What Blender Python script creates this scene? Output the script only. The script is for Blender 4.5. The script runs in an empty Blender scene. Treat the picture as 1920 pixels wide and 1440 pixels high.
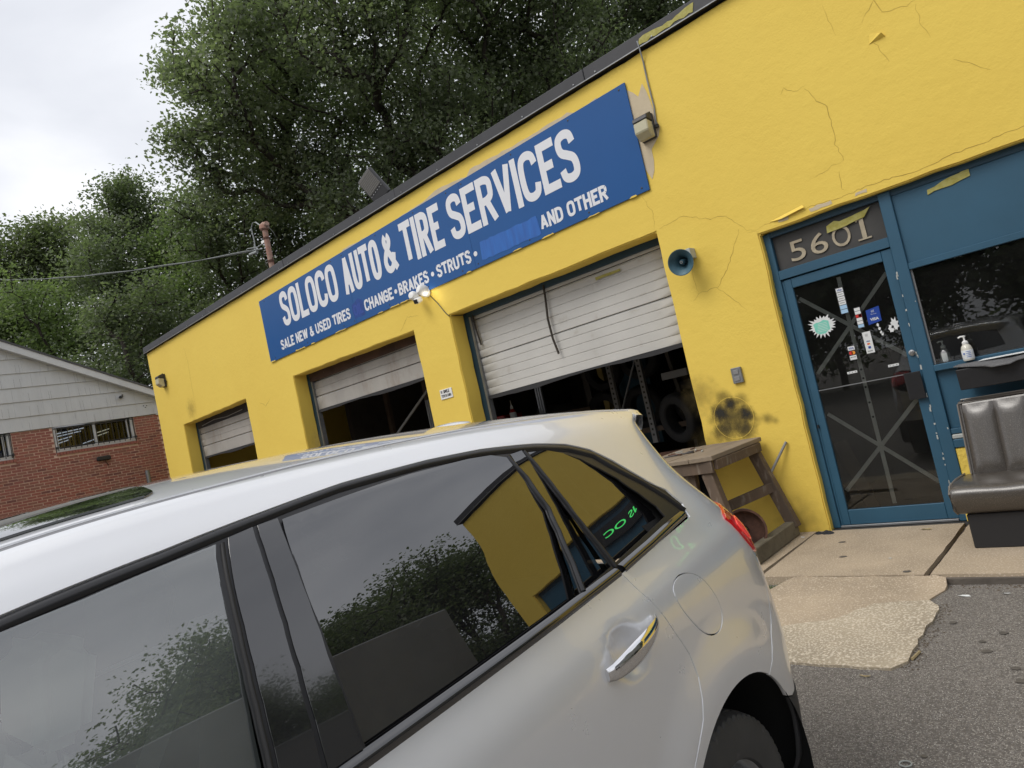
import bpy, bmesh, math, random
import numpy as np
from mathutils import Vector, Matrix, geometry, noise
R = math.radians
random.seed(7); rng = np.random.default_rng(11)
scene = bpy.context.scene
col = scene.collection

# ---------------------------------------------------------------- camera
cam_data = bpy.data.cameras.new('camera')
cam = bpy.data.objects.new('camera', cam_data); col.objects.link(cam); scene.camera = cam
def cam_axes(yaw, pitch, roll):
    f = Vector((math.cos(pitch)*math.sin(yaw), math.cos(pitch)*math.cos(yaw), math.sin(pitch)))
    r = Vector((math.cos(yaw), -math.sin(yaw), 0)); u = r.cross(f)
    c, s = math.cos(roll), math.sin(roll)
    return c*r+s*u, -s*r+c*u, f
_r, _u, _f = cam_axes(R(-42.2737), R(3.3218), R(-12.4655))
cam.matrix_world = Matrix(((_r.x, _u.x, -_f.x, 0), (_r.y, _u.y, -_f.y, -6.6), (_r.z, _u.z, -_f.z, 1.557), (0, 0, 0, 1)))
cam_data.sensor_width = 36; cam_data.lens = 24.956; cam_data.clip_start = .05; cam_data.clip_end = 600

# ---------------------------------------------------------------- world, sun, exposure
SUN_EL, SUN_AZ = R(52), R(200)       # azimuth from +Y, clockwise
world = bpy.data.worlds.new('World'); scene.world = world; world.use_nodes = True
wt = world.node_tree; wt.nodes.clear()
wo = wt.nodes.new('ShaderNodeOutputWorld')
sky = wt.nodes.new('ShaderNodeTexSky'); sky.sky_type = 'NISHITA'; sky.sun_disc = False
sky.sun_elevation = SUN_EL; sky.sun_rotation = SUN_AZ; sky.air_density = 1.5; sky.dust_density = 3
b1 = wt.nodes.new('ShaderNodeBackground'); b1.inputs[1].default_value = .09
wt.links.new(sky.outputs[0], b1.inputs[0])
tc = wt.nodes.new('ShaderNodeTexCoord')
mp = wt.nodes.new('ShaderNodeMapping'); mp.inputs['Scale'].default_value = (1, 1, 2.2)
wt.links.new(tc.outputs['Generated'], mp.inputs[0])
n1 = wt.nodes.new('ShaderNodeTexNoise'); n1.inputs['Scale'].default_value = 2.3; n1.inputs['Detail'].default_value = 7; n1.inputs['Roughness'].default_value = .5; n1.inputs['Distortion'].default_value = .35
wt.links.new(mp.outputs[0], n1.inputs['Vector'])
cr = wt.nodes.new('ShaderNodeValToRGB')
cr.color_ramp.elements[0].position = .30; cr.color_ramp.elements[0].color = (.60, .62, .675, 1)
cr.color_ramp.elements[1].position = .74; cr.color_ramp.elements[1].color = (.98, .98, 1.0, 1)
e = cr.color_ramp.elements.new(.5); e.color = (.75, .765, .81, 1)
wt.links.new(n1.outputs[0], cr.inputs[0])
b2 = wt.nodes.new('ShaderNodeBackground'); b2.inputs[1].default_value = .86
wt.links.new(cr.outputs[0], b2.inputs[0])
mx = wt.nodes.new('ShaderNodeMixShader'); mx.inputs[0].default_value = .93
wt.links.new(b1.outputs[0], mx.inputs[1]); wt.links.new(b2.outputs[0], mx.inputs[2]); wt.links.new(mx.outputs[0], wo.inputs[0])
sun_d = bpy.data.lights.new('sun', 'SUN'); sun_d.energy = 1.25; sun_d.angle = R(28); sun_d.color = (1, .96, .90)
sun = bpy.data.objects.new('sun', sun_d); col.objects.link(sun)
sd = Vector((math.sin(SUN_AZ)*math.cos(SUN_EL), math.cos(SUN_AZ)*math.cos(SUN_EL), math.sin(SUN_EL)))
sun.rotation_euler = sd.to_track_quat('Z', 'Y').to_euler()
vs = scene.view_settings; vs.view_transform = 'Standard'; vs.look = 'None'; vs.exposure = .52; vs.gamma = 1; vs.use_curve_mapping = False

# ---------------------------------------------------------------- materials
MATS = {}
def S2L(r, g, b):
    f = lambda c: (c/255/12.92 if c/255 <= .04045 else ((c/255+.055)/1.055)**2.4)
    return (f(r), f(g), f(b))
def mat(name, color, rough=.6, metal=0, var=None, bump=None, spec=.5, coat=0, emit=None, scale_vec=None, stain=None, grain=None, rvar=0):
    """var=(scale, amount, [second colour]) mottles the colour; bump=(scale, strength, distance); stain=(scale, threshold, colour, amount)"""
    if name in MATS: return MATS[name]
    m = bpy.data.materials.new(name); m.use_nodes = True; nt = m.node_tree; N = nt.nodes; L = nt.links
    p = N['Principled BSDF']; p.inputs['Base Color'].default_value = (*color, 1); p.inputs['Roughness'].default_value = rough
    p.inputs['Metallic'].default_value = metal; p.inputs['Specular IOR Level'].default_value = spec
    if coat: p.inputs['Coat Weight'].default_value = coat; p.inputs['Coat Roughness'].default_value = .015
    if emit: p.inputs['Emission Color'].default_value = (*emit[0], 1); p.inputs['Emission Strength'].default_value = emit[1]
    tcn = N.new('ShaderNodeTexCoord'); mpn = N.new('ShaderNodeMapping')
    if scale_vec: mpn.inputs['Scale'].default_value = scale_vec
    geo = N.new('ShaderNodeNewGeometry')
    L.new(geo.outputs['Position'], mpn.inputs[0]); vec = mpn.outputs[0]
    cur = None
    def noise_n(sc, det=6, ro=.6):
        n = N.new('ShaderNodeTexNoise'); n.inputs['Scale'].default_value = sc; n.inputs['Detail'].default_value = det; n.inputs['Roughness'].default_value = ro
        L.new(vec, n.inputs['Vector']); return n
    def mixc(fac, a, b):
        x = N.new('ShaderNodeMix'); x.data_type = 'RGBA'; L.new(fac, x.inputs[0])
        if isinstance(a, tuple): x.inputs[6].default_value = (*a, 1)
        else: L.new(a, x.inputs[6])
        if isinstance(b, tuple): x.inputs[7].default_value = (*b, 1)
        else: L.new(b, x.inputs[7])
        return x.outputs[2]
    def ramp(src, a, b, v0=0, v1=1):
        r = N.new('ShaderNodeMapRange'); r.inputs[1].default_value = a; r.inputs[2].default_value = b; r.inputs[3].default_value = v0; r.inputs[4].default_value = v1
        L.new(src, r.inputs[0]); return r.outputs[0]
    cur = color
    if var:
        n = noise_n(var[0]); c2 = var[2] if len(var) > 2 else tuple(c*(1-var[1]) for c in color)
        cur = mixc(ramp(n.outputs[0], .32, .68, 0, 1), color, c2)
    if grain:
        n = noise_n(grain[0], 2, .5); cur = mixc(ramp(n.outputs[0], grain[2], grain[3]), cur, grain[1])
    if stain:
        for st in (stain if isinstance(stain, list) else [stain]):
            n = noise_n(st[0], 8, .65); cur = mixc(ramp(n.outputs[0], st[1], st[1]+.12, 0, st[3]), cur, st[2])
    if not isinstance(cur, tuple): L.new(cur, p.inputs['Base Color'])
    if rvar:
        n = noise_n(9, 4); L.new(ramp(n.outputs[0], .3, .7, rough-rvar, rough+rvar), p.inputs['Roughness'])
    if bump:
        bs = bump if isinstance(bump, list) else [bump]; prev = None
        for bb in bs:
            n = noise_n(bb[0], 5, .6); bn = N.new('ShaderNodeBump'); bn.inputs['Strength'].default_value = bb[1]; bn.inputs['Distance'].default_value = bb[2]
            L.new(n.outputs[0], bn.inputs['Height'])
            if prev: L.new(prev.outputs[0], bn.inputs['Normal'])
            prev = bn
        L.new(prev.outputs[0], p.inputs['Normal'])
    MATS[name] = m; return m
def glass_mat(name, tint, refl=1.0, rough=0.0, haze=None, ior=1.55):
    m = bpy.data.materials.new(name); m.use_nodes = True; nt = m.node_tree; N = nt.nodes; L = nt.links
    N.remove(N['Principled BSDF']); out = N['Material Output']
    tr = N.new('ShaderNodeBsdfTransparent'); tr.inputs[0].default_value = (*tint, 1)
    gl = N.new('ShaderNodeBsdfGlossy'); gl.inputs['Color'].default_value = (refl,)*3+(1,); gl.inputs['Roughness'].default_value = rough
    fr = N.new('ShaderNodeFresnel'); fr.inputs[0].default_value = ior
    mxs = N.new('ShaderNodeMixShader'); L.new(fr.outputs[0], mxs.inputs[0])
    a = tr.outputs[0]
    if haze:
        df = N.new('ShaderNodeBsdfDiffuse'); df.inputs[0].default_value = (*haze[0], 1)
        m2 = N.new('ShaderNodeMixShader')
        n = N.new('ShaderNodeTexNoise'); n.inputs['Scale'].default_value = 3; n.inputs['Detail'].default_value = 8
        g = N.new('ShaderNodeNewGeometry'); L.new(g.outputs['Position'], n.inputs['Vector'])
        r = N.new('ShaderNodeMapRange'); r.inputs[1].default_value = .35; r.inputs[2].default_value = .8; r.inputs[3].default_value = haze[1]*.6; r.inputs[4].default_value = haze[1]*1.5
        L.new(n.outputs[0], r.inputs[0]); L.new(r.outputs[0], m2.inputs[0]); L.new(tr.outputs[0], m2.inputs[1]); L.new(df.outputs[0], m2.inputs[2]); a = m2.outputs[0]
    L.new(a, mxs.inputs[1]); L.new(gl.outputs[0], mxs.inputs[2]); L.new(mxs.outputs[0], out.inputs[0])
    MATS[name] = m; return m

# ---------------------------------------------------------------- mesh helpers
def link(o, parent=None):
    col.objects.link(o)
    if parent: o.parent = parent
    return o
def tag(o, label=None, cat=None, group=None, kind=None):
    if label: o['label'] = label
    if cat: o['category'] = cat
    if group: o['group'] = group
    if kind: o['kind'] = kind
    return o
def thing(name, label, cat, loc=(0, 0, 0), rz=0, group=None):
    o = bpy.data.objects.new(name, None); o.empty_display_size = .2; col.objects.link(o)
    o.location = loc; o.rotation_euler = (0, 0, rz); tag(o, label, cat, group); o['_w'] = 1
    return o
class MB:
    """collects shapes, builds one mesh object; vertices in world (or thing-local) space"""
    def __init__(s): s.v = []; s.f = []
    def add(s, vs, fs):
        n = len(s.v); s.v += [tuple(v) for v in vs]; s.f += [tuple(i+n for i in f) for f in fs]; return s
    def box(s, x0, x1, y0, y1, z0, z1):
        return s.add([(x0,y0,z0),(x1,y0,z0),(x1,y1,z0),(x0,y1,z0),(x0,y0,z1),(x1,y0,z1),(x1,y1,z1),(x0,y1,z1)],
                     [(0,3,2,1),(4,5,6,7),(0,1,5,4),(1,2,6,5),(2,3,7,6),(3,0,4,7)])
    def bar(s, a, b, w, h=None, up=(0, 0, 1)):
        a, b = Vector(a), Vector(b); d = (b-a).normalized(); h = h or w
        u = Vector(up)
        if abs(d.dot(u)) > .95: u = Vector((1, 0, 0))
        x = d.cross(u).normalized(); y = x.cross(d).normalized()
        vs = [p+x*w/2*i+y*h/2*j for p in (a, b) for i, j in ((-1,-1),(1,-1),(1,1),(-1,1))]
        return s.add(vs, [(0,1,2,3),(7,6,5,4),(0,4,5,1),(1,5,6,2),(2,6,7,3),(3,7,4,0)])
    def tube(s, pts, r, n=8, caps=True):
        pts = [Vector(p) for p in pts]; rs = r if isinstance(r, (list, tuple)) else [r]*len(pts); base = len(s.v); ref = None
        for i, p in enumerate(pts):
            d = (pts[min(i+1, len(pts)-1)]-pts[max(i-1, 0)]).normalized()
            if ref is None: ref = Vector((0, 0, 1)) if abs(d.z) < .9 else Vector((1, 0, 0))
            x = d.cross(ref).normalized(); y = d.cross(x).normalized(); ref = -y if False else ref
            for k in range(n):
                a = 2*math.pi*k/n; s.v.append(tuple(p+x*math.cos(a)*rs[i]+y*math.sin(a)*rs[i]))
        for i in range(len(pts)-1):
            for k in range(n):
                a = base+i*n+k; b = base+i*n+(k+1) % n; s.f.append((a, a+n, b+n, b))
        if caps: s.f.append(tuple(base+k for k in range(n))); s.f.append(tuple(base+(len(pts)-1)*n+k for k in range(n-1, -1, -1)))
        return s
    def lathe(s, prof, n=20, c=(0, 0, 0), axis='z'):
        base = len(s.v)
        for r, h in prof:
            for k in range(n):
                a = 2*math.pi*k/n; x, y = r*math.cos(a), r*math.sin(a)
                v = (x, y, h) if axis == 'z' else ((h, x, y) if axis == 'x' else (y, h, x))
                s.v.append((v[0]+c[0], v[1]+c[1], v[2]+c[2]))
        for i in range(len(prof)-1):
            for k in range(n):
                a = base+i*n+k; b = base+i*n+(k+1) % n; s.f.append((a, b, b+n, a+n))
        return s
    def prism(s, poly, y0, y1, axes='xz'):
        """closed polygon extruded along the third axis"""
        n = len(poly)
        def P(p, h): return {'xz': (p[0], h, p[1]), 'xy': (p[0], p[1], h), 'yz': (h, p[0], p[1])}[axes]
        tris = geometry.tessellate_polygon([[Vector((p[0], p[1], 0)) for p in poly]])
        vs = [P(p, y0) for p in poly]+[P(p, y1) for p in poly]
        fs = [tuple(t) for t in tris]+[tuple(i+n for i in reversed(t)) for t in tris]
        fs += [(i, (i+1) % n, (i+1) % n+n, i+n) for i in range(n)]
        return s.add(vs, fs)
    def build(s, name, m, parent=None, bevel=0, smooth=False, seg=1, angle=40):
        me = bpy.data.meshes.new(name); me.from_pydata(s.v, [], s.f); me.validate()
        bm = bmesh.new(); bm.from_mesh(me)
        bmesh.ops.recalc_face_normals(bm, faces=bm.faces)
        if bevel:
            es = [e for e in bm.edges if len(e.link_faces) == 2 and e.calc_face_angle(0) > .5]
            bmesh.ops.bevel(bm, geom=es, offset=bevel, segments=seg, affect='EDGES', clamp_overlap=True)
        bm.to_mesh(me); bm.free()
        if smooth:
            me.polygons.foreach_set('use_smooth', [True]*len(me.polygons))
            me.set_sharp_from_angle(angle=R(angle))
        if isinstance(m, str): m = MATS[m]
        me.materials.append(m)
        o = bpy.data.objects.new(name, me); link(o)
        if parent: put(o, parent)
        return o
def put(o, parent):
    """parent o keeping its world-space vertices"""
    o.parent = parent
    M = Matrix.Identity(4); p = parent; chain = []
    while p: chain.append(p); p = p.parent
    for q in reversed(chain): M = M @ q.matrix_parent_inverse @ q.matrix_basis
    o.matrix_parent_inverse = M.inverted()
    return o
def bx(name, m, x0, x1, y0, y1, z0, z1, parent=None, bevel=0): return MB().box(x0, x1, y0, y1, z0, z1).build(name, m, parent, bevel)
def dupe(o, parent, offset=None):
    c = o.copy(); col.objects.link(c)
    if parent: c.parent = parent
    if offset: c.location = Vector(c.location)+Vector(offset)
    for ch in o.children: dupe(ch, c)
    return c
def jag(p0, p1, n, amp, seed):
    r = random.Random(seed); out = []
    for i in range(n):
        t = i/n; out.append((p0[0]+(p1[0]-p0[0])*t+r.uniform(-amp, amp), p0[1]+(p1[1]-p0[1])*t+r.uniform(-amp, amp)))
    return out
def jpoly(poly, step, amp, seed):
    out = []
    for i, p in enumerate(poly):
        q = poly[(i+1) % len(poly)]; d = math.hypot(q[0]-p[0], q[1]-p[1]); out += jag(p, q, max(1, int(d/step)), amp, seed+i)
    return out
def text_obj(name, body, m, x0, x1, z0, z1, y, parent, bold=.02, ext=.003):
    """flat lettering standing on the facade plane, stretched to the given box"""
    cu = bpy.data.curves.new(name, 'FONT'); cu.body = body; cu.size = 1; cu.offset = bold; cu.extrude = .01; cu.resolution_u = 4
    t = bpy.data.objects.new(name, cu); col.objects.link(t)
    dg = bpy.context.evaluated_depsgraph_get(); me = bpy.data.meshes.new_from_object(t.evaluated_get(dg))
    bpy.data.objects.remove(t); bpy.data.curves.remove(cu)
    co = np.empty(len(me.vertices)*3); me.vertices.foreach_get('co', co); co = co.reshape(-1, 3)
    a, b = co.min(0), co.max(0)
    X = x0+(co[:, 0]-a[0])/(b[0]-a[0])*(x1-x0); Z = z0+(co[:, 1]-a[1])/(b[1]-a[1])*(z1-z0)
    Y = y-(co[:, 2]-a[2])/max(1e-6, b[2]-a[2])*ext
    me.vertices.foreach_set('co', np.stack([X, Y, Z], 1).ravel()); me.update()
    me.materials.clear(); me.materials.append(MATS[m] if isinstance(m, str) else m)
    o = bpy.data.objects.new(name, me); link(o)
    if parent: put(o, parent)
    return o

# ---------------------------------------------------------------- bold condensed lettering drawn as strokes
def _cr(pts, closed=False, n=7):
    out = []; m = len(pts)
    for i in range(m if closed else m-1):
        p0, p1, p2, p3 = (pts[(i-1) % m], pts[i], pts[(i+1) % m], pts[(i+2) % m]) if closed else (pts[max(i-1, 0)], pts[i], pts[i+1], pts[min(i+2, m-1)])
        for k in range(n):
            t = k/n; out.append(tuple(.5*(2*p1[a]+(p2[a]-p0[a])*t+(2*p0[a]-5*p1[a]+4*p2[a]-p3[a])*t*t+(3*p1[a]-p0[a]-3*p2[a]+p3[a])*t**3) for a in (0, 1)))
    if not closed: out.append(tuple(pts[-1]))
    return out
_O = [(.5, 0), (.86, .06), (1, .28), (1, .72), (.86, .94), (.5, 1), (.14, .94), (0, .72), (0, .28), (.14, .06)]
GL = {'O': (1, [('c', _O)]), 'S': (.92, [('s', [(1.0, .76), (.88, .94), (.5, 1), (.10, .94), (0, .78), (.12, .62), (.5, .52), (.88, .41), (1, .23), (.90, .06), (.5, 0), (.10, .06), (-.02, .24)])]),
 'C': (1, [('s', [(1.02, .74), (.90, .93), (.52, 1), (.14, .93), (0, .70), (0, .30), (.14, .07), (.52, 0), (.90, .07), (1.02, .28)])]),
 'G': (1, [('s', [(1, .72), (.92, .91), (.55, 1), (.14, .92), (0, .70), (0, .30), (.14, .08), (.5, 0), (.85, .05), (1, .14)]), ('l', [(1, .08), (1, .44), ]), ('l', [(1.0, .44), (.52, .44)])]),
 'L': (.80, [('l', [(0, 1), (0, 0)]), ('l', [(0, 0), (1, 0)])]), 'I': (0, [('l', [(0, 0), (0, 1)])]), 'T': (.95, [('l', [(0, 1), (1, 1)]), ('b', [(.5, 1), (.5, 0)])]),
 'E': (.82, [('l', [(0, 0), (0, 1)]), ('l', [(0, 1), (1, 1)]), ('b', [(0, .52), (.93, .52)]), ('l', [(0, 0), (1, 0)])]),
 'F': (.8, [('l', [(0, 0), (0, 1)]), ('l', [(0, 1), (1, 1)]), ('b', [(0, .52), (.93, .52)])]),
 'U': (.95, [('s', [(0, 1.08), (0, .6), (0, .28), (.15, .06), (.5, 0), (.85, .06), (1, .28), (1, .6), (1, 1.08)])]),
 'A': (1.05, [('b', [(0, -.08), (.5, 1.04)]), ('b', [(1, -.08), (.5, 1.04)]), ('b', [(.2, .29), (.8, .29)])]),
 'V': (1.0, [('b', [(0, 1.08), (.5, -.04)]), ('b', [(1, 1.08), (.5, -.04)])]), 'W': (1.55, [('b', [(0, 1.08), (.25, -.04)]), ('b', [(.5, 1.04), (.25, -.04)]), ('b', [(.5, 1.04), (.75, -.04)]), ('b', [(1, 1.08), (.75, -.04)])]),
 'N': (.92, [('l', [(0, 0), (0, 1)]), ('l', [(1, 0), (1, 1)]), ('b', [(0, 1.02), (1, -.02)])]), 'H': (.92, [('l', [(0, 0), (0, 1)]), ('l', [(1, 0), (1, 1)]), ('b', [(0, .52), (1, .52)])]),
 'D': (.95, [('l', [(0, 0), (0, 1)]), ('s', [(0, 1), (.4, 1), (.86, .9), (1, .68), (1, .32), (.86, .10), (.4, 0), (0, 0)])]),
 'B': (.90, [('l', [(0, 0), (0, 1)]), ('s', [(0, 1), (.5, 1), (.88, .92), (.92, .76), (.85, .60), (.5, .53), (0, .53)]), ('s', [(.3, .53), (.6, .53), (.95, .42), (1, .26), (.92, .07), (.5, 0), (0, 0)])]),
 'R': (.95, [('l', [(0, 0), (0, 1)]), ('s', [(0, 1), (.5, 1), (.9, .92), (.96, .73), (.88, .56), (.5, .48), (0, .48)]), ('b', [(.50, .48), (1.02, -.08)])]),
 'K': (.98, [('l', [(0, 0), (0, 1)]), ('b', [(1, 1.06), (.02, .36)]), ('b', [(.34, .56), (1.04, -.08)])]),
 '&': (1.05, [('s', [(1.12, -.04), (.70, .30), (.26, .70), (.22, .88), (.45, 1), (.68, .88), (.62, .72), (.18, .48), (0, .26), (.12, .06), (.42, 0), (.74, .10), (.98, .44)])])}
def word(name, text, m, x0, x1, z0, z1, y, sx, sz, parent, track=.24, ext=.0015):
    """condensed bold word filling x0..x1, stroke sx wide across and sz high"""
    H_ = z1-z0; widths = []
    for ch in text: widths.append(None if ch == ' ' else GL[ch][0])
    # total = sum(w*u + sx) + gaps ; solve u
    gap = sx*track; n = len(text); sp = sx*1.5
    fix = sum(sp if w is None else sx for w in widths)+gap*(n-1); u = (x1-x0-fix)/sum(w for w in widths if w)
    mb = MB(); x = x0; k_ = sz/sx
    for ch in text:
        if ch == ' ': x += sp+gap; continue
        w, strokes = GL[ch]; W_ = w*u; polys = []
        for kind, pts in strokes:
            P = [(p[0]*(W_ if w else 0), p[1]*(H_-sz)/k_) for p in pts]
            if kind == 'c': P = _cr(P, True); P = P+[P[0], P[1]]
            elif kind == 's': P = _cr(P)
            elif kind == 'l':
                a, b = Vector(P[0]), Vector(P[1]); d = (b-a).normalized()*sx*.5; P = [tuple(a-d), tuple(b+d)]
            h = sx*.5; L_, R_ = [], []
            for i in range(len(P)):
                q, o = P[min(i+1, len(P)-1)], P[max(i-1, 0)]; dx, dy = q[0]-o[0], q[1]-o[1]; l = math.hypot(dx, dy) or 1
                L_.append((P[i][0]-dy/l*h, P[i][1]+dx/l*h)); R_.append((P[i][0]+dy/l*h, P[i][1]-dx/l*h))
            for i in range(len(P)-1): polys.append([L_[i], L_[i+1], R_[i+1], R_[i]])
        lo, hi = -sz*.5/k_, (H_-sz*.5)/k_
        V, E_ = [], []
        for p in polys:
            b = len(V); V += [Vector((a, min(hi, max(lo, c)))) for a, c in p]; E_ += [(b+i, b+(i+1) % 4) for i in range(4)]
        res = geometry.delaunay_2d_cdt(V, E_, [], 0, 1e-5); vs2 = res[0]
        def inside(c):
            for p in polys:
                s_ = 0
                for i in range(4):
                    a, b = p[i], p[(i+1) % 4]; cr_ = (b[0]-a[0])*(c[1]-a[1])-(b[1]-a[1])*(c[0]-a[0])
                    if abs(cr_) < 1e-12: continue
                    if s_ == 0: s_ = 1 if cr_ > 0 else -1
                    elif (cr_ > 0) != (s_ > 0): s_ = None; break
                if s_: return True
            return False
        fs = [tuple(f) for f in res[2] if inside(((vs2[f[0]].x+vs2[f[1]].x+vs2[f[2]].x)/3, (vs2[f[0]].y+vs2[f[1]].y+vs2[f[2]].y)/3))]
        mb.add([(x+sx*.5+v.x, y-ext, z0+sz*.5+v.y*k_) for v in vs2], fs)
        x += W_+sx+gap
    o = mb.build(name, m); return put(o, parent) if parent else o

# ================================================================ material set
YEL = (.82, .60, .105)
mat('yellow_stucco', YEL, .78, var=(.7, .06, (.79, .565, .095)), bump=[(2.2, .22, .03), (11, .34, .012), (48, .45, .004)],
    stain=[(.9, .66, (.66, .47, .13), .35), (6, .70, (.45, .33, .10), .35)])
mat('yellow_lower', YEL, .8, var=(1.5, .1), bump=[(14, .7, .02), (50, .4, .005)])
mat('cream_bare', (.62, .52, .36), .85, var=(6, .15), bump=(30, .4, .006))
mat('crack_line', (.40, .26, .05), .95)
mat('soot', (.035, .032, .022), .95)
mat('fascia_dark', (.035, .035, .04), .45, var=(3, .3), bump=(5, .2, .01))
mat('blue_paint', (.026, .098, .165), .5, var=(2, .16), bump=(18, .25, .003), stain=(9, .72, (.12, .16, .18), .5))
mat('blue_dark', (.014, .055, .095), .55, var=(2, .2), bump=(18, .2, .003))
mat('chipped', (.42, .44, .42), .8)
mat('sign_blue', (.008, .086, .285), .36, var=(.8, .08), spec=.35)
mat('sign_white', (.74, .75, .78), .45)
mat('smear_blue', (.012, .14, .50), .35, var=(3, .5, (.012, .09, .36)), scale_vec=(5, 1, .6))
mat('overpaint_blue', (.010, .060, .29), .6, var=(12, .3))
mat('door_white', (.56, .55, .52), .5, var=(1.5, .14), stain=[(3, .60, (.33, .29, .23), .5), (14, .70, (.16, .13, .10), .6)], scale_vec=(1, 1, 1.4), bump=(8, .15, .004))
mat('door_dirty', (.42, .40, .37), .6, var=(1.6, .25), stain=[(2.5, .52, (.25, .21, .17), .6), (11, .66, (.10, .08, .06), .7)], scale_vec=(1, 1, .45), bump=(8, .15, .004))
mat('groove_dark', (.045, .042, .04), .9)
mat('rubber', (.02, .02, .022), .75, bump=(20, .3, .004))
mat('rust_lintel', (.085, .045, .030), .9, var=(3, .5), stain=(8, .62, (.30, .25, .20), .6), bump=(12, .5, .01))
mat('dark_board', (.035, .035, .038), .8, var=(2, .4))
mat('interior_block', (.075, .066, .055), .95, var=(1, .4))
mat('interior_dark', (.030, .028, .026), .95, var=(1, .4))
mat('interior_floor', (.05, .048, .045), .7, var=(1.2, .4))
mat('galv', (.30, .31, .32), .45, metal=.6, var=(6, .3))
mat('rack_grey', (.25, .25, .25), .6, metal=.2)
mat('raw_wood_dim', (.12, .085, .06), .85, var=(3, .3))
mat('steel', (.55, .55, .55), .3, metal=1, var=(20, .2))
mat('black_metal', (.018, .018, .02), .45, bump=(20, .1, .002))
mat('tape_yellow', (.33, .29, .05), .7, var=(20, .4, (.45, .42, .14)), bump=(40, .5, .003))
mat('number_plate', (.055, .053, .05), .6, var=(4, .35))
mat('digit_metal', (.50, .43, .31), .5, metal=.3, var=(20, .3))
mat('white_plastic', (.78, .78, .76), .35)
mat('white_paper', (.72, .74, .74), .8, var=(20, .1))
mat('green_print', (.20, .60, .48), .8)
mat('visa_blue', (.010, .05, .30), .4)
mat('red_print', (.62, .03, .02), .5); mat('orange_print', (.80, .30, .03), .5); mat('lightblue_print', (.35, .55, .75), .5); mat('black_print', (.02, .02, .025), .5)
mat('concrete_walk', (.45, .36, .255), .9, var=(1.6, .30), grain=(85, (.56, .47, .36), .54, .66), stain=[(1.1, .57, (.25, .205, .155), .55), (4.5, .60, (.27, .22, .165), .5), (48, .62, (.17, .14, .11), .75)], bump=[(120, .5, .003), (6, .3, .012)])
mat('concrete_patch', (.42, .355, .26), .92, var=(2.5, .25), grain=(75, (.60, .53, .42), .50, .62), stain=[(.9, .6, (.25, .22, .18), .4), (60, .61, (.16, .135, .105), .8)], bump=[(110, .6, .004)])
mat('kerb_dirty', (.14, .12, .10), .95, var=(6, .4), bump=(40, .6, .01))
mat('gap_dirt', (.06, .05, .04), 1, var=(10, .4), bump=(60, .6, .01))
def asphalt_material():
    m = bpy.data.materials.new('asphalt'); m.use_nodes = True; nt = m.node_tree; N = nt.nodes; L = nt.links; p = N['Principled BSDF']; p.inputs['Roughness'].default_value = .85
    g = N.new('ShaderNodeNewGeometry')
    def vor(sc, feat='F1'):
        v = N.new('ShaderNodeTexVoronoi'); v.inputs['Scale'].default_value = sc; v.feature = feat; L.new(g.outputs['Position'], v.inputs['Vector']); return v
    def noi(sc, d=6):
        v = N.new('ShaderNodeTexNoise'); v.inputs['Scale'].default_value = sc; v.inputs['Detail'].default_value = d; L.new(g.outputs['Position'], v.inputs['Vector']); return v
    def mr(src, a, b, c=0, d=1):
        r = N.new('ShaderNodeMapRange'); r.inputs[1].default_value = a; r.inputs[2].default_value = b; r.inputs[3].default_value = c; r.inputs[4].default_value = d; L.new(src, r.inputs[0]); return r.outputs[0]
    def mix(f, a, b):
        x = N.new('ShaderNodeMix'); x.data_type = 'RGBA'
        L.new(f, x.inputs[0]) if not isinstance(f, float) else None
        for k, c in ((6, a), (7, b)):
            if isinstance(c, tuple): x.inputs[k].default_value = (*c, 1)
            else: L.new(c, x.inputs[k])
        return x.outputs[2]
    v = vor(185); sep = N.new('ShaderNodeSeparateColor'); L.new(v.outputs['Color'], sep.inputs[0])
    base = mix(mr(noi(1.3).outputs[0], .35, .65), (.165, .148, .132), (.215, .195, .173))
    dark = mix(mr(noi(60, 4).outputs[0], .42, .66), (.125, .112, .099), base)
    agg = mix(mr(sep.outputs[0], .74, .80), dark, (.27, .25, .222))
    sm = N.new('ShaderNodeMath'); sm.operation = 'MULTIPLY'; L.new(mr(sep.outputs[1], .90, .93), sm.inputs[0]); L.new(mr(v.outputs['Distance'], .42, .30), sm.inputs[1])
    white = mix(sm.outputs[0], agg, (.66, .63, .57))
    st0 = mix(mr(noi(.55, 3).outputs[0], .56, .70, 0, .38), white, (.10, .088, .076)); st = mix(mr(noi(2.6, 8).outputs[0], .60, .70, 0, .35), st0, (.10, .09, .08))
    L.new(st, p.inputs['Base Color'])
    bn = N.new('ShaderNodeBump'); bn.inputs['Strength'].default_value = .7; bn.inputs['Distance'].default_value = .006; L.new(v.outputs['Distance'], bn.inputs['Height']); bn.invert = True
    L.new(bn.outputs[0], p.inputs['Normal']); MATS['asphalt'] = m
asphalt_material()
mat('oil_spot', (.13, .116, .10), .6, var=(30, .4))
glass_mat('shop_glass', (.82, .84, .83), .95, 0, haze=((.20, .20, .19), .03), ior=1.5)
glass_mat('upper_window_glass', (.35, .37, .38), 1.0)

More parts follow.
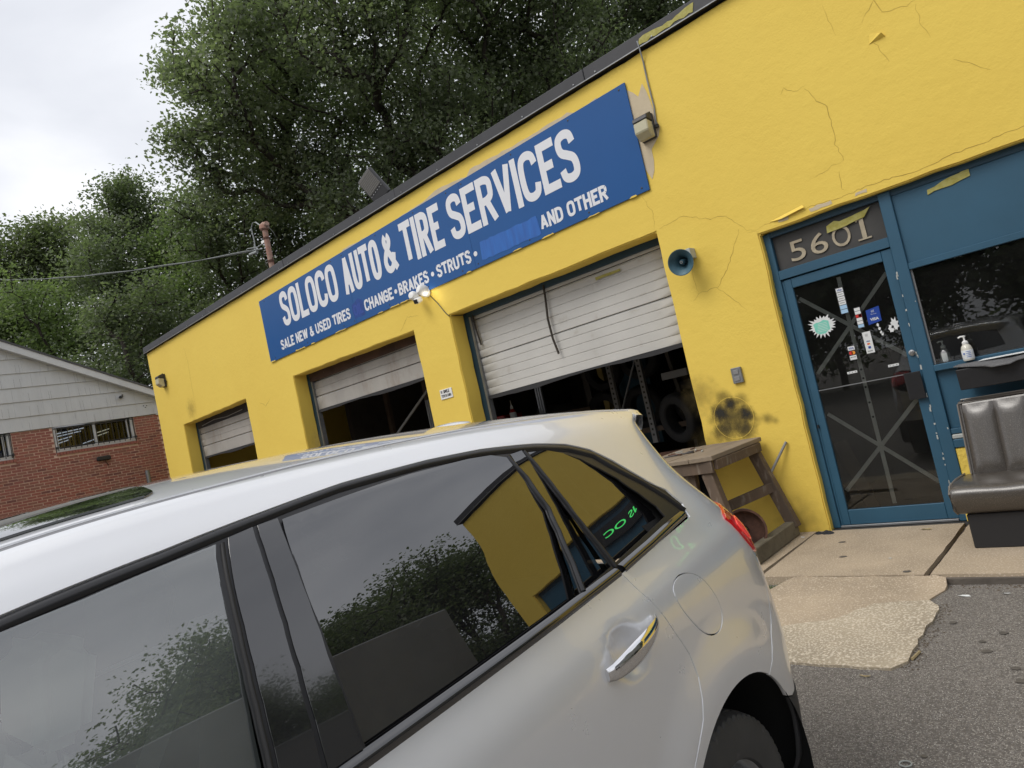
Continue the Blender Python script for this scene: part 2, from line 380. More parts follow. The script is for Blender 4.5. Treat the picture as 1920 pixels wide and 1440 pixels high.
# ================================================================ ground
def ground_z(x, y):
    t = min(1, max(0, (-2.0-y)/2.5)); t = t*t*(3-2*t)
    z = -.062-.053*t
    if y > -1.30: z = min(z, -.062)
    return z
def sheet(name, xs, ys, fn, m):
    vs = [(x, y, fn(x, y)) for y in ys for x in xs]; nx = len(xs)
    fs = [(j*nx+i, j*nx+i+1, (j+1)*nx+i+1, (j+1)*nx+i) for j in range(len(ys)-1) for i in range(nx-1)]
    o = MB().add(vs, fs).build(name, m, smooth=True); return tag(o, kind='structure')
xs = [-300, -120, -60, -30, -20]+[-15+i for i in range(26)]+[20, 60, 120, 300]
ys = [-300, -100, -40, -20, -12]+[-9+.5*i for i in range(17)]+[-.6]
sheet('asphalt_lot', xs, ys, ground_z, 'asphalt')
def hill_z(x, y):
    t = max(0, y-10); h = 14*(1-math.exp(-(t/22)**1.4))
    h += 1.2*noise.noise(Vector((x*.05, y*.05, 0)))*min(1, t/12)
    base = -.10
    return base+h
mat('hill_soil', (.045, .05, .022), .95, var=(.4, .5, (.03, .042, .015)), bump=(3, .5, .1))
xs2 = [-300, -160, -100]+[-80+5*i for i in range(29)]+[90, 160, 300]
ys2 = [-.6, 4, 8]+[10+3*i for i in range(24)]+[100, 200, 400]
tag(sheet('wooded_hillside', xs2, ys2, hill_z, 'hill_soil'), kind='structure')

# pavement: slabs with open joints, each slab a piece of the pavement
pav = bpy.data.objects.new('pavement', None); col.objects.link(pav); pav['kind'] = 'structure'; pav.location = (-2, -.7, 0)
bx('pavement_bed', 'gap_dirt', -17, 4.3, -1.385, .0, -.3, -.035, pav)
def slab(x0, x1, skew0, skew1, seed):
    r = random.Random(seed); g = .008
    yb, yf = -.012, -1.40
    poly = [(x0+g, yb), (x0+g+skew0, yf), (x1-g+skew1, yf), (x1-g, yb)]
    P = []
    for i in range(4):
        P += jag(poly[i], poly[(i+1) % 4], 10, .004, seed*7+i)
    return MB().prism(P, -.2, .0+r.uniform(-.002, .002), 'xy').build('slab', 'concrete_walk', pav, bevel=.006)
jx = [-17, -15.2, -13.4, -11.6, -9.8, -8.0, -6.2, -4.4, -2.66, -1.46, .35, 2.1, 4.3]
for i in range(len(jx)-1):
    slab(jx[i]+(.022 if i == 9 else 0), jx[i+1], 0.03 if i == 8 else .0, 0, i+3)
# kerb face: rough dirty nosing pieces under the slab edge right of the apron
for k in range(3):
    MB().prism(jpoly([(-1.38+k*1.6, -1.428), (.2+k*1.6, -1.428), (.2+k*1.6, -1.392), (-1.38+k*1.6, -1.392)], .12, .006, 40+k), -.2, -.022, 'xy').build('kerb', 'kerb_dirty', pav, bevel=.006)
# concrete apron poured over the asphalt in two tones
def ramp_sheet(name, outline, zf, m, seed):
    pts = jpoly(outline, .06, .012, seed)
    inner = [(x/10, y/10) for x in range(-50, 0) for y in range(-34, -13)]
    V = [Vector(p) for p in pts]+[Vector(p) for p in inner]
    n = len(pts)
    res = geometry.delaunay_2d_cdt(V, [(i, (i+1) % n) for i in range(n)], [], 1, 1e-5)
    vs = [(v.x, v.y, zf(v.x, v.y)) for v in res[0]]
    nb = len(vs); mb = MB().add(vs, [tuple(f) for f in res[2]])
    low = [(p[0], p[1], ground_z(p[0], p[1])-.03) for p in pts]; top = [(p[0], p[1], zf(p[0], p[1])) for p in pts]
    mb.add(top+low, [(i, (i+1) % n, (i+1) % n+n, i+n) for i in range(n)])
    return tag(mb.build(name, m, smooth=True, angle=30), kind='structure')
def apron_z(x, y):
    t = min(1, max(0, (-1.41-y)/.75)); e = min(1, max(0, (x+1.75)/.33)); e = e*e*(3-2*e)*min(1, max(0, (-1.43-y)/.12)); t = max(t, e); return (1-t)*-.004+t*(ground_z(x, y)+.010) + .003*noise.noise(Vector((x*3, y*3, 1)))
def apron2_z(x, y): return apron_z(x, y)+.004
ramp_sheet('concrete_apron', [(-2.36, -1.412), (-1.41, -1.412), (-1.33, -1.43), (-1.32, -1.58), (-1.38, -1.79), (-1.45, -1.88), (-1.6, -2.02), (-1.81, -2.2), (-2.09, -2.36), (-3.3, -2.5), (-3.3, -1.9), (-2.45, -1.66)], apron_z, 'concrete_walk', 5)
ramp_sheet('concrete_patch', [(-1.53, -1.84), (-1.37, -1.77), (-1.30, -1.87), (-1.28, -2.07), (-1.29, -2.41), (-1.27, -2.70), (-1.35, -2.78), (-1.64, -2.80), (-1.90, -2.80), (-3.2, -2.84), (-3.3, -2.45), (-2.09, -2.28), (-1.81, -2.13), (-1.70, -1.94)], apron2_z, 'concrete_patch', 9)
# flat oil and gum spots
def spot(x, y, z, r, sd):
    rr = random.Random(sd); n = 14
    poly = [(x+r*(1+rr.uniform(-.2, .2))*math.cos(a*2*math.pi/n)*1.15, y+r*(1+rr.uniform(-.2, .2))*math.sin(a*2*math.pi/n)) for a in range(n)]
    return MB().prism(poly, z, z+.0016, 'xy').build('oil_spot', 'oil_spot', pav if z > -.01 else None)
for k, (x, y) in enumerate([(-2.15, -.9), (-1.59, -1.33), (-2.3, -.45)]): spot(x, y, .0008, .024, k)
sp = [spot(x, y, ground_z(x, y)+.002, r, 60+k) for k, (x, y, r) in enumerate([(x_, y_, r_*.62) for x_, y_, r_ in [(-1.18, -2.12, .03), (-.92, -2.25, .03), (-1.0, -2.38, .022), (-.96, -2.5, .034), (-.82, -2.68, .03), (-.78, -2.81, .036), (-1.03, -3.54, .018)]])]
spm = MB()
for o in sp:
    me = o.data; spm.add([v.co for v in me.vertices], [tuple(p.vertices) for p in me.polygons]); bpy.data.objects.remove(o)
tag(spm.build('oil_spots', 'oil_spot'), kind='stuff')

# ================================================================ the yellow shop building
shop = thing('auto_shop_building', 'long yellow stucco garage building with three roller door bays and a blue shopfront', 'building', (-7, 0, 0))
WT = .26
outline = [(-17, -.1), (-15.76, -.1), (-15.74, 3.13), (-12.80, 3.16), (-12.80, -.1), (-10.98, -.1), (-10.98, 3.22), (-7.63, 3.18), (-7.60, -.1),
           (-6.84, -.1), (-6.84, 3.20), (-3.57, 3.20), (-3.57, -.1), (-2.54, -.1), (-2.54, 2.81), (3.70, 2.81), (3.70, -.1), (4.12, -.1), (4.12, 5.0), (-17, 5.03)]
def wall_mesh(outline, y0, y1, name, m, seed=1, step=.18, amp=.006):
    pts = []
    for i, p in enumerate(outline):
        q = outline[(i+1) % len(outline)]; n = max(1, int(math.hypot(q[0]-p[0], q[1]-p[1])/step)); r = random.Random(seed+i)
        for k in range(n):
            t = k/n; j = amp if k else 0
            pts.append((p[0]+(q[0]-p[0])*t+r.uniform(-j, j), p[1]+(q[1]-p[1])*t+r.uniform(-j, j)))
    n = len(pts)
    res = geometry.delaunay_2d_cdt([Vector(p) for p in pts], [(i, (i+1) % n) for i in range(n)], [], 1, 1e-5)
    vs = [(v.x, y0, v.y) for v in res[0]]; mb = MB().add(vs, [tuple(f) for f in res[2]]); mb.add([(v.x, y1, v.y) for v in res[0]], [tuple(reversed(f)) for f in res[2]])
    mb.v += [(p[0], y0, p[1]) for p in pts]+[(p[0], y1, p[1]) for p in pts]; b = len(mb.v)-2*n
    mb.f += [(b+i, b+(i+1) % n, b+(i+1) % n+n, b+i+n) for i in range(n)]
    me = bpy.data.meshes.new(name); me.from_pydata(mb.v, [], mb.f)
    bm = bmesh.new(); bm.from_mesh(me); bmesh.ops.remove_doubles(bm, verts=bm.verts, dist=1e-5); bmesh.ops.recalc_face_normals(bm, faces=bm.faces)
    es = [e for e in bm.edges if len(e.link_faces) == 2 and e.calc_face_angle(0) > .8]
    bmesh.ops.bevel(bm, geom=es, offset=.012, segments=2, affect='EDGES', clamp_overlap=True)
    bm.to_mesh(me); bm.free(); me.polygons.foreach_set('use_smooth', [True]*len(me.polygons)); me.set_sharp_from_angle(angle=R(50)); me.materials.append(MATS[m])
    o = bpy.data.objects.new(name, me); link(o); return put(o, shop)
wall_mesh(outline, 0, WT, 'front_wall', 'yellow_stucco')
bx('side_wall', 'yellow_stucco', -17, -16.72, WT+.002, 9, -.2, 5.0, shop)
bx('side_wall', 'yellow_stucco', 3.84, 4.12, WT+.002, 9, -.2, 5.0, shop)
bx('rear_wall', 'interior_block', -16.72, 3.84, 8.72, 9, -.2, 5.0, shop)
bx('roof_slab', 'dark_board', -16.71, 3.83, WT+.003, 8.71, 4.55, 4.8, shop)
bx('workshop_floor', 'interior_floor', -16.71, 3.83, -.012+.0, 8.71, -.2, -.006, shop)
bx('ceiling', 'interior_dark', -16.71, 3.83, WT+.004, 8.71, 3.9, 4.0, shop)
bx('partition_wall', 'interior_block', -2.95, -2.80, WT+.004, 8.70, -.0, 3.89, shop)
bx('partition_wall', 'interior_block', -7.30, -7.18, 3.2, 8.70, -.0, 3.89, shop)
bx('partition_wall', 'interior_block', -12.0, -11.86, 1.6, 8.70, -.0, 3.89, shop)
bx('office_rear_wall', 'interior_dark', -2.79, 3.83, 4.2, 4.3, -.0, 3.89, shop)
# concrete block courses seen through the middle door
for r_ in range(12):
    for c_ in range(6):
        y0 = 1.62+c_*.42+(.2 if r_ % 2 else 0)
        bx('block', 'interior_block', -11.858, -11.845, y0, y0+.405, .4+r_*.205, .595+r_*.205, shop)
# fascia: metal drip edge in lengths, with screws and a pale lower lip
fx = [-17.03, -13.6, -10.5, -7.35, -3.95, -.8, 2.2, 4.16]
for i in range(len(fx)-1):
    f = bx('fascia', 'fascia_dark', fx[i]+.002, fx[i+1]-.002, -.055-.003*(i % 2), .30, 5.035-.004*(i % 2), 5.17-.003*(i % 2), shop, bevel=.006)
    bx('drip_lip', 'galv', fx[i], fx[i+1], -.064, -.058, 5.025, 5.036, f)
    for k in range(5):
        x = fx[i]+.15+k*(fx[i+1]-fx[i]-.3)/4
        MB().lathe([(0, -.066), (.009, -.064), (.009, -.052)], 8, (x, 0, 5.06), 'y').build('screw', 'galv', f)
# peeled yellow paint on the fascia near the cable
MB().prism(jpoly([(-3.25, 5.05), (-2.62, 5.06), (-2.60, 5.13), (-2.9, 5.10), (-3.22, 5.12)], .05, .012, 3), -.0595, -.0575).build('paint_smear', 'tape_yellow', shop)
# cracks: raised jagged seams of the stucco
def crack(pts, w, seed):
    r = random.Random(seed); P = []
    for i in range(len(pts)-1):
        a, b = pts[i], pts[i+1]; n = max(2, int(math.hypot(b[0]-a[0], b[1]-a[1])/.035))
        for k in range(n): t = k/n; P.append((a[0]+(b[0]-a[0])*t+r.uniform(-.010, .010), a[1]+(b[1]-a[1])*t+r.uniform(-.010, .010)))
    P.append(pts[-1]); mb = MB(); vs = []
    for i, p in enumerate(P):
        q = P[min(i+1, len(P)-1)]; o = P[max(i-1, 0)]; dx, dz = q[0]-o[0], q[1]-o[1]; L_ = math.hypot(dx, dz) or 1
        ww = w*(.35+.65*math.sin(math.pi*min(1, (i+1)/(len(P)))))*r.uniform(.5, 1.2)/2
        vs += [(p[0]-dz/L_*ww, -.0012, p[1]+dx/L_*ww), (p[0]+dz/L_*ww, -.0012, p[1]-dx/L_*ww)]
    mb.add(vs, [(2*i, 2*i+1, 2*i+3, 2*i+2) for i in range(len(P)-1)]); return mb.build('crack', 'crack_line', shop)
for k, (pts, w) in enumerate([
    ([(-1.84, 3.9), (-1.79, 3.78), (-1.7, 3.66), (-1.7, 3.49), (-1.71, 3.33), (-1.68, 3.17)], .008), ([(-2.05, 3.95), (-2.01, 3.99), (-1.93, 3.91), (-1.82, 3.92)], .006),
    ([(-1.73, 3.09), (-1.75, 2.96), (-1.73, 2.92)], .005), ([(-1.95, 3.12), (-1.78, 3.16), (-1.68, 3.17)], .005),
    ([(.6, 2.92), (-.46, 2.905), (-.86, 2.89), (-1.17, 2.87), (-1.49, 2.885), (-1.85, 2.88), (-2.22, 2.90), (-2.49, 2.87), (-2.64, 2.86)], .007),
    ([(-1.30, 4.20), (-1.16, 4.32), (-1.13, 4.19), (-.96, 4.15), (-.9, 4.16)], .006), ([(-.9, 4.12), (-.9, 3.97), (-.86, 3.83)], .005), ([(-1.24, 3.99), (-1.17, 3.79)], .006),
    ([(-2.71, 2.92), (-2.81, 2.75), (-2.94, 2.57), (-3.06, 2.45), (-3.26, 2.45), (-3.34, 2.39)], .007), ([(-3.06, 2.45), (-2.91, 2.27), (-2.82, 2.16)], .006), ([(-3.29, 2.68), (-3.26, 2.46)], .005),
    ([(-3.53, 3.22), (-3.24, 3.25), (-2.97, 3.12), (-2.81, 3.09), (-2.64, 2.89), (-2.53, 2.83)], .006), ([(-3.63, 3.6), (-3.55, 3.39), (-3.58, 3.23)], .005),
    ([(-15.01, 4.7), (-14.95, 4.37), (-14.98, 3.87), (-15.0, 3.3)], .010), ([(-7.9, 3.25), (-7.7, 3.4), (-7.45, 3.35)], .008), ([(-12.3, 3.0), (-12.1, 2.9), (-11.9, 3.0)], .01), ([(-1.55, 4.5), (-1.5, 4.2)], .004), ([(-.75, 3.6), (-.55, 3.4)], .005)]):
    crack(pts, w*.62, 100+k)
# lifted flap of paint
MB().add([(-1.26, -.001, 4.08), (-1.28, -.003, 4.00), (-1.15, -.002, 4.00), (-1.17, -.035, 4.035), (-1.2, -.02, 4.05)], [(0, 1, 3, 4), (1, 2, 3)]).build('paint_flap', 'yellow_stucco', shop)
MB().add([(-2.42, -.002, 2.885), (-2.1, -.002, 2.93), (-2.08, -.028, 2.90), (-2.3, -.022, 2.872)], [(0, 1, 2, 3)]).build('paint_flap', 'yellow_stucco', shop)
for k, (x0, x1, z) in enumerate([(-2.05, -1.85, 2.868), (-1.66, -1.56, 2.858), (-2.33, -2.24, 2.872)]):
    MB().prism(jpoly([(x0, z-.02), (x1, z-.022), (x1, z+.012), (x0, z+.008)], .03, .008, 70+k), -.0022, -.0012).build('bare_patch', 'cream_bare', shop)
# pale unpainted render round the sign and the lamp
for k, poly in enumerate([[(-3.52, 4.74), (-3.40, 4.60), (-3.34, 4.70), (-3.30, 4.60), (-3.28, 4.30), (-3.25, 4.20), (-3.28, 4.12), (-3.40, 4.02), (-3.42, 3.80), (-3.47, 3.74), (-3.52, 3.86)],
        [(-11.65, 4.70), (-10.5, 4.73), (-9.5, 4.76), (-8.9, 4.755), (-8.85, 4.80), (-7.9, 4.76), (-6.9, 4.80), (-6.6, 4.86), (-6.0, 4.80), (-5.9, 4.86), (-5.0, 4.83), (-4.3, 4.84), (-4.2, 4.80), (-3.9, 4.82), (-3.9, 4.6), (-11.6, 4.6)]]):
    MB().prism(jpoly(poly, .08, .010, 200+k*50), -.0032, -.0018).build('bare_patch', 'cream_bare', shop)
# wires
MB().tube([(-3.25, -.06, 5.10), (-3.24, -.066, 5.03), (-3.26, -.012, 4.9), (-3.265, -.012, 4.70), (-3.26, -.012, 4.41), (-3.28, -.012, 4.24)], .008, 6).build('cable', 'galv', shop, smooth=True)
MB().tube([(-7.12, -.012, 3.55), (-7.0, -.010, 3.40), (-6.90, -.010, 3.25), (-6.85, -.01, 3.19), (-6.83, .1, 3.185), (-6.8, .27, 3.18)], .006, 6).build('cable', 'black_metal', shop, smooth=True)
# spray painted roundel: soot blots and a ring of overspray, part of the wall
def radial_mat(name, color, inner, outer, dens):
    m = bpy.data.materials.new(name); m.use_nodes = True; nt = m.node_tree; N = nt.nodes; L = nt.links; p = N['Principled BSDF']
    p.inputs['Base Color'].default_value = (*color, 1); p.inputs['Roughness'].default_value = .95
    t = N.new('ShaderNodeTexCoord'); ln = N.new('ShaderNodeVectorMath'); ln.operation = 'LENGTH'; L.new(t.outputs['Object'], ln.inputs[0])
    n = N.new('ShaderNodeTexNoise'); n.inputs['Scale'].default_value = 14; n.inputs['Detail'].default_value = 6; g = N.new('ShaderNodeNewGeometry'); L.new(g.outputs['Position'], n.inputs['Vector'])
    ad = N.new('ShaderNodeMath'); ad.operation = 'MULTIPLY_ADD'; L.new(n.outputs[0], ad.inputs[0]); ad.inputs[1].default_value = .09*outer/.1; L.new(ln.outputs['Value'], ad.inputs[2])
    r = N.new('ShaderNodeMapRange'); r.interpolation_type = 'SMOOTHSTEP'; r.inputs[1].default_value = inner; r.inputs[2].default_value = outer+.045*outer/.1; r.inputs[3].default_value = dens; r.inputs[4].default_value = 0
    L.new(ad.outputs[0], r.inputs[0]); L.new(r.outputs[0], p.inputs['Alpha']); MATS[name] = m
def blot(x, z, r, m, k=0):
    me = MB().add([(-r, 0, -r), (r, 0, -r), (r, 0, r), (-r, 0, r)], [(0, 1, 2, 3)]).build('spray_blot', m); me.location = (x, -.0024-.0007*k, z); put(me, shop); return me
def spray_mat(name, blobs):
    m = bpy.data.materials.new(name); m.use_nodes = True; nt = m.node_tree; N = nt.nodes; L = nt.links; p = N['Principled BSDF']
    p.inputs['Base Color'].default_value = (.028, .026, .020, 1); p.inputs['Roughness'].default_value = .95
    t = N.new('ShaderNodeTexCoord'); n = N.new('ShaderNodeTexNoise'); n.inputs['Scale'].default_value = 11; n.inputs['Detail'].default_value = 9; n.inputs['Roughness'].default_value = .7; L.new(t.outputs['Object'], n.inputs['Vector'])
    acc = None
    for x, z, r0, r1, a in blobs:
        d = N.new('ShaderNodeVectorMath'); d.operation = 'DISTANCE'; L.new(t.outputs['Object'], d.inputs[0]); d.inputs[1].default_value = (x, 0, z)
        ad = N.new('ShaderNodeMath'); ad.operation = 'MULTIPLY_ADD'; L.new(n.outputs[0], ad.inputs[0]); ad.inputs[1].default_value = r1*1.15; L.new(d.outputs['Value'], ad.inputs[2])
        r = N.new('ShaderNodeMapRange'); r.interpolation_type = 'SMOOTHSTEP'; r.inputs[1].default_value = r0+r1*.5; r.inputs[2].default_value = r1*1.75; r.inputs[3].default_value = a; r.inputs[4].default_value = 0; L.new(ad.outputs[0], r.inputs[0])
        if acc is None: acc = r.outputs[0]
        else:
            # screen: 1-(1-a)(1-b)
            s1 = N.new('ShaderNodeMath'); s1.operation = 'SUBTRACT'; s1.inputs[0].default_value = 1; L.new(acc, s1.inputs[1])
            s2 = N.new('ShaderNodeMath'); s2.operation = 'MULTIPLY'; L.new(s1.outputs[0], s2.inputs[0]); L.new(r.outputs[0], s2.inputs[1])
            s3 = N.new('ShaderNodeMath'); s3.operation = 'ADD'; L.new(acc, s3.inputs[0]); L.new(s2.outputs[0], s3.inputs[1]); acc = s3.outputs[0]
    L.new(acc, p.inputs['Alpha']); MATS[name] = m
spray_mat('spray_black', [(-.13, .075, .02, .10, .97), (.005, .145, .01, .085, .85), (.14, .02, .02, .095, .95), (-.02, .04, .02, .20, .5), (-.10, -.10, .02, .14, .6), (.10, -.13, .02, .12, .65), (-.19, -.12, .01, .09, .45), (.02, -.05, .02, .18, .35), (-.06, .22, .0, .10, .4), (.12, .17, .0, .09, .35), (-.22, .02, 0, .08, .35), (.22, -.05, .0, .07, .3), (.33, -.06, 0, .07, .4), (.40, -.09, 0, .05, .3)])
blot(-3.21, 1.165, .46, 'spray_black')
MB().lathe([(.203, -.0012), (.205, -.0032), (.208, -.0032), (.210, -.0012)], 48, (-3.21, 0, 1.165), 'y').build('spray_ring', 'yellow_stucco', shop, smooth=True)
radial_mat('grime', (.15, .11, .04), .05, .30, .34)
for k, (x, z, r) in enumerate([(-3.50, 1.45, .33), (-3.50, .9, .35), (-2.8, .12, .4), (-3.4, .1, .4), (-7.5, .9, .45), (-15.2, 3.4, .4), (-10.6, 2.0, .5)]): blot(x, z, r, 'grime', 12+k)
# small power socket cover on the wall
so = MB().box(-3.115, -3.01, -.03, -.0, 1.49, 1.645).build('outlet_cover', 'galv', shop, bevel=.006)
for z in (1.535, 1.60): bx('outlet_flap', 'rack_grey', -3.09, -3.035, -.037, -.031, z-.022, z+.022, so, bevel=.003)
# smile notice
sm = bx('notice_plate', 'white_plastic', -7.345, -7.10, -.012, -.0, 2.12, 2.255, shop, bevel=.002)
text_obj('lettering', 'SMILE', 'black_print', -7.27, -7.15, 2.20, 2.245, -.0125, sm, .03, .001)
text_obj('lettering', "YOU'RE ON CAMERA", 'black_print', -7.325, -7.12, 2.145, 2.185, -.0125, sm, .02, .001)
bx('icon', 'rack_grey', -7.325, -7.29, -.0135, -.0125, 2.205, 2.24, sm)

# ---------------------------------------------------------------- roller doors
def roller_door(x0, x1, zb, zt, y, m, sections, tilt=0, nrib=4):
    d = thing('garage_door', None, None, ((x0+x1)/2, y, zb)); d.parent = shop; d.matrix_parent_inverse = shop.matrix_basis.inverted() if False else Matrix.Translation(-Vector(shop.location))
    z = zb; k = 0
    bpy.context.view_layer.update()
    for h, nr in sections:
        h = min(h, zt-z)
        if h <= .02: break
        prof = []  # (dy, z) pressed profile: flat bands, shallow grooves between, deep step at the joint
        nr_ = max(1, round(nr*h/.53)); st = h/nr_
        prof.append((.010, z+.002)); prof.append((0, z+.008))
        for i in range(nr_):
            zz = z+st*(i+1)
            if i < nr_-1: prof += [(0, zz-.008), (.006, zz-.004), (.006, zz+.001), (0, zz+.005)]
        prof += [(0, z+h-.022), (.016, z+h-.016), (.016, z+h-.002)]
        mb = MB(); nx = 9; vs = []
        for i in range(nx+1):
            x = x0+(x1-x0)*i/nx
            for dy, zz in prof: vs.append((x, y+dy+.006*math.sin(i*1.3+zz*4), zz+tilt*(x-x0)))
        n = len(prof); fs = [(i*n+j, (i+1)*n+j, (i+1)*n+j+1, i*n+j+1) for i in range(nx) for j in range(n-1)]
        mb.add(vs, fs)
        o = mb.build('panel', m, None, smooth=True, angle=25); put(o, d)
        so_ = o.modifiers.new('thickness', 'SOLIDIFY'); so_.thickness = .03; so_.offset = 1
        # dark joint and groove lines
        g = MB()
        for i in range(nr_-1):
            zz = z+st*(i+1); g.add([(x0, y+.0135, zz-.006), (x1, y+.0135, zz-.006+tilt*(x1-x0)), (x1, y+.0135, zz+.002+tilt*(x1-x0)), (x0, y+.0135, zz+.002)], [(0, 1, 2, 3)])
        g.add([(x0, y+.02, z+h-.018), (x1, y+.02, z+h-.018+tilt*(x1-x0)), (x1, y+.02, z+h+.012+tilt*(x1-x0)), (x0, y+.02, z+h+.012)], [(0, 1, 2, 3)])
        z += h; k += 1
    # sagging rubber seal
    pts = []; r = random.Random(int(x0*10))
    for i in range(25):
        t = i/24; pts.append((x0+(x1-x0)*t, y+.015, zb-.020-.018*math.sin(t*9+x0)*t*(1-t)*4-.01*r.random()+tilt*(x1-x0)*t))
    mb = MB(); vs = []
    for p in pts: vs += [(p[0], y-.008, zb+.004+tilt*(p[0]-x0)), (p[0], y-.012, p[2]-.015), (p[0], y+.03, p[2]-.015), (p[0], y+.03, zb+.004+tilt*(p[0]-x0))]
    mb.add(vs, [(4*i+j, 4*i+4+j, 4*i+4+(j+1) % 4, 4*i+(j+1) % 4) for i in range(24) for j in range(4)]); put(mb.build('bottom_seal', 'rubber'), d)
    return d
d3 = roller_door(-6.76, -3.60, 2.02, 3.16, .30, 'door_white', [(.53, 5)]*4, .004)
d2 = roller_door(-10.93, -7.66, 2.56, 3.19, .30, 'door_dirty', [(.24, 3), (.27, 3), (.2, 1)], -.006)
d1 = roller_door(-15.70, -12.84, 2.35, 3.05, .28, 'door_dirty', [(.24, 3), (.27, 3), (.3, 3)], -.004)
# ropes / rails hanging in front of the right door
put(MB().tube([(-5.37, .26, 3.17), (-5.38, .255, 3.0), (-5.41, .25, 2.75), (-5.40, .25, 2.5), (-5.37, .26, 2.3)], .014, 6).build('pull_strap', 'gap_dirt', smooth=True), d3)
put(MB().tube([(-6.68, .27, 3.15), (-6.67, .265, 2.95), (-6.64, .27, 2.72)], .012, 6).build('pull_strap', 'gap_dirt', smooth=True), d3)
MB().prism(jpoly([(-4.62, 3.0), (-4.27, 3.005), (-4.27, 3.04), (-4.62, 3.035)], .06, .005, 5), .287, .289).build('tape_strip', 'tape_yellow', shop)
# door tracks, jamb steel and lintels
for x0, x1, zt, mjl in ((-6.84, -3.57, 3.20, 1), (-10.98, -7.63, 3.2, 1), (-15.74, -12.80, 3.14, 1)):
    f = bx('door_frame', 'blue_dark', x0-.02, x0+.075, WT+.003, WT+.10, 0, zt+.05, shop)
    bx('door_track', 'galv', x0+.077, x0+.115, WT+.005, WT+.09, .0, zt-.06, f)
    bx('door_frame', 'blue_dark', x1-.05, x1+.02, WT+.003, WT+.10, 0, zt+.05, shop)
bx('lintel', 'blue_dark', -6.79, -3.58, WT+.004, WT+.12, 3.13, 3.28, shop, bevel=.004)
bx('lintel', 'rust_lintel', -10.96, -7.64, WT+.004, WT+.035, 3.07, 3.28, shop, bevel=.006)
bx('lintel', 'dark_board', -15.72, -12.82, WT+.004, WT+.018, 2.98, 3.20, shop, bevel=.004)
# loose wires on the lintel of the far door
MB().tube([(-15.4, .24, 3.02), (-14.8, .25, 3.06), (-14.2, .24, 3.02), (-13.5, .25, 3.05)], .008, 6).build('loose_wire', 'rack_grey', shop)

# ---------------------------------------------------------------- shopfront
SY = .075
ent = thing('entrance_door', None, None, (-2.0, SY, 0)); ent.parent = shop; ent.matrix_parent_inverse = Matrix.Translation(-Vector(shop.location)); bpy.context.view_layer.update()
bx('jamb', 'blue_paint', -2.545, -2.475, SY-.0, SY+.10, 0, 2.80, shop, bevel=.004)
bx('jamb', 'blue_paint', -2.473, -2.455, SY+.02, SY+.09, 0, 2.33, shop)
bx('mullion', 'blue_paint', -1.515, -1.42, SY-.012, SY+.10, 0, 2.80, shop, bevel=.004)
bx('transom_bar', 'blue_paint', -2.474, -1.516, SY-.004, SY+.09, 2.345, 2.43, shop, bevel=.003)
bx('head_rail', 'blue_dark', -2.474, 3.68, SY+.004, SY+.09, 2.755, 2.83, shop)
bx('transom_panel', 'number_plate', -2.473, -1.517, SY+.045, SY+.06, 2.431, 2.756, shop)
# door leaf: stiles and rails
for n_, a in (('stile', (-2.452, -2.385, 0.02, 2.335)), ('stile', (-1.60, -1.518, 0.02, 2.335)), ('rail', (-2.384, -1.601, .02, .155)), ('rail', (-2.384, -1.601, 2.245, 2.335))):
    put(MB().box(a[0], a[1], SY+.012, SY+.055, a[2], a[3]).build(n_, 'blue_paint', bevel=.004), ent)
put(MB().box(-2.384, -1.601, SY+.030, SY+.036, .156, 2.244).build('glass', 'shop_glass'), ent)
put(MB().box(-2.384, -1.601, SY+.022, SY+.028, 1.262, 1.270).build('glass_joint', 'galv'), ent)
put(MB().box(-2.47, -1.52, SY-.01, SY+.08, -.002, .018).build('threshold', 'galv', bevel=.003), ent)
mat('bar_zinc', (.62, .61, .58), .6, var=(6, .3))
# flat security bars crossing behind the glass, two stars
def sbar(a, b, k): put(MB().bar((a[0], SY+.070+.006*k, a[1]), (b[0], SY+.070+.006*k, b[1]), .034, .005, (0, 1, 0)).build('security_bar', 'bar_zinc', bevel=.001), ent)
sbar((-1.995, .17), (-1.995, 2.23), 0)
for cz in (1.78, .68):
    sbar((-2.375, cz-.36), (-1.61, cz+.37), 1); sbar((-2.375, cz+.36), (-1.61, cz-.36), 2)
for z in (.95, 1.08, 1.22, 1.38, 1.30): put(MB().lathe([(0, SY+.060), (.010, SY+.062), (.010, SY+.072)], 8, (-1.995, 0, z), 'y').build('rivet', 'black_metal'), ent)
put(MB().lathe([(0, SY-.012), (.014, SY-.012), (.016, SY-.006), (.024, SY-.004), (.026, SY+.014)], 20, (-1.555, 0, 1.435), 'y').build('lock', 'steel', smooth=True), ent)
put(MB().box(-1.653, -1.525, SY-.030, SY-.022, 1.045, 1.275).box(-1.653, -1.645, SY-.022, SY+.012, 1.045, 1.275).build('push_plate', 'black_metal', bevel=.002), ent)
for k in range(14): put(MB().box(-1.644+k*.0085, -1.640+k*.0085, SY-.033, SY-.0305, 1.05, 1.27).build('ridge', 'black_metal'), ent)
put(MB().box(-2.463, -2.452, SY-.01, SY+.02, .93, .96).build('strike', 'black_metal'), ent)
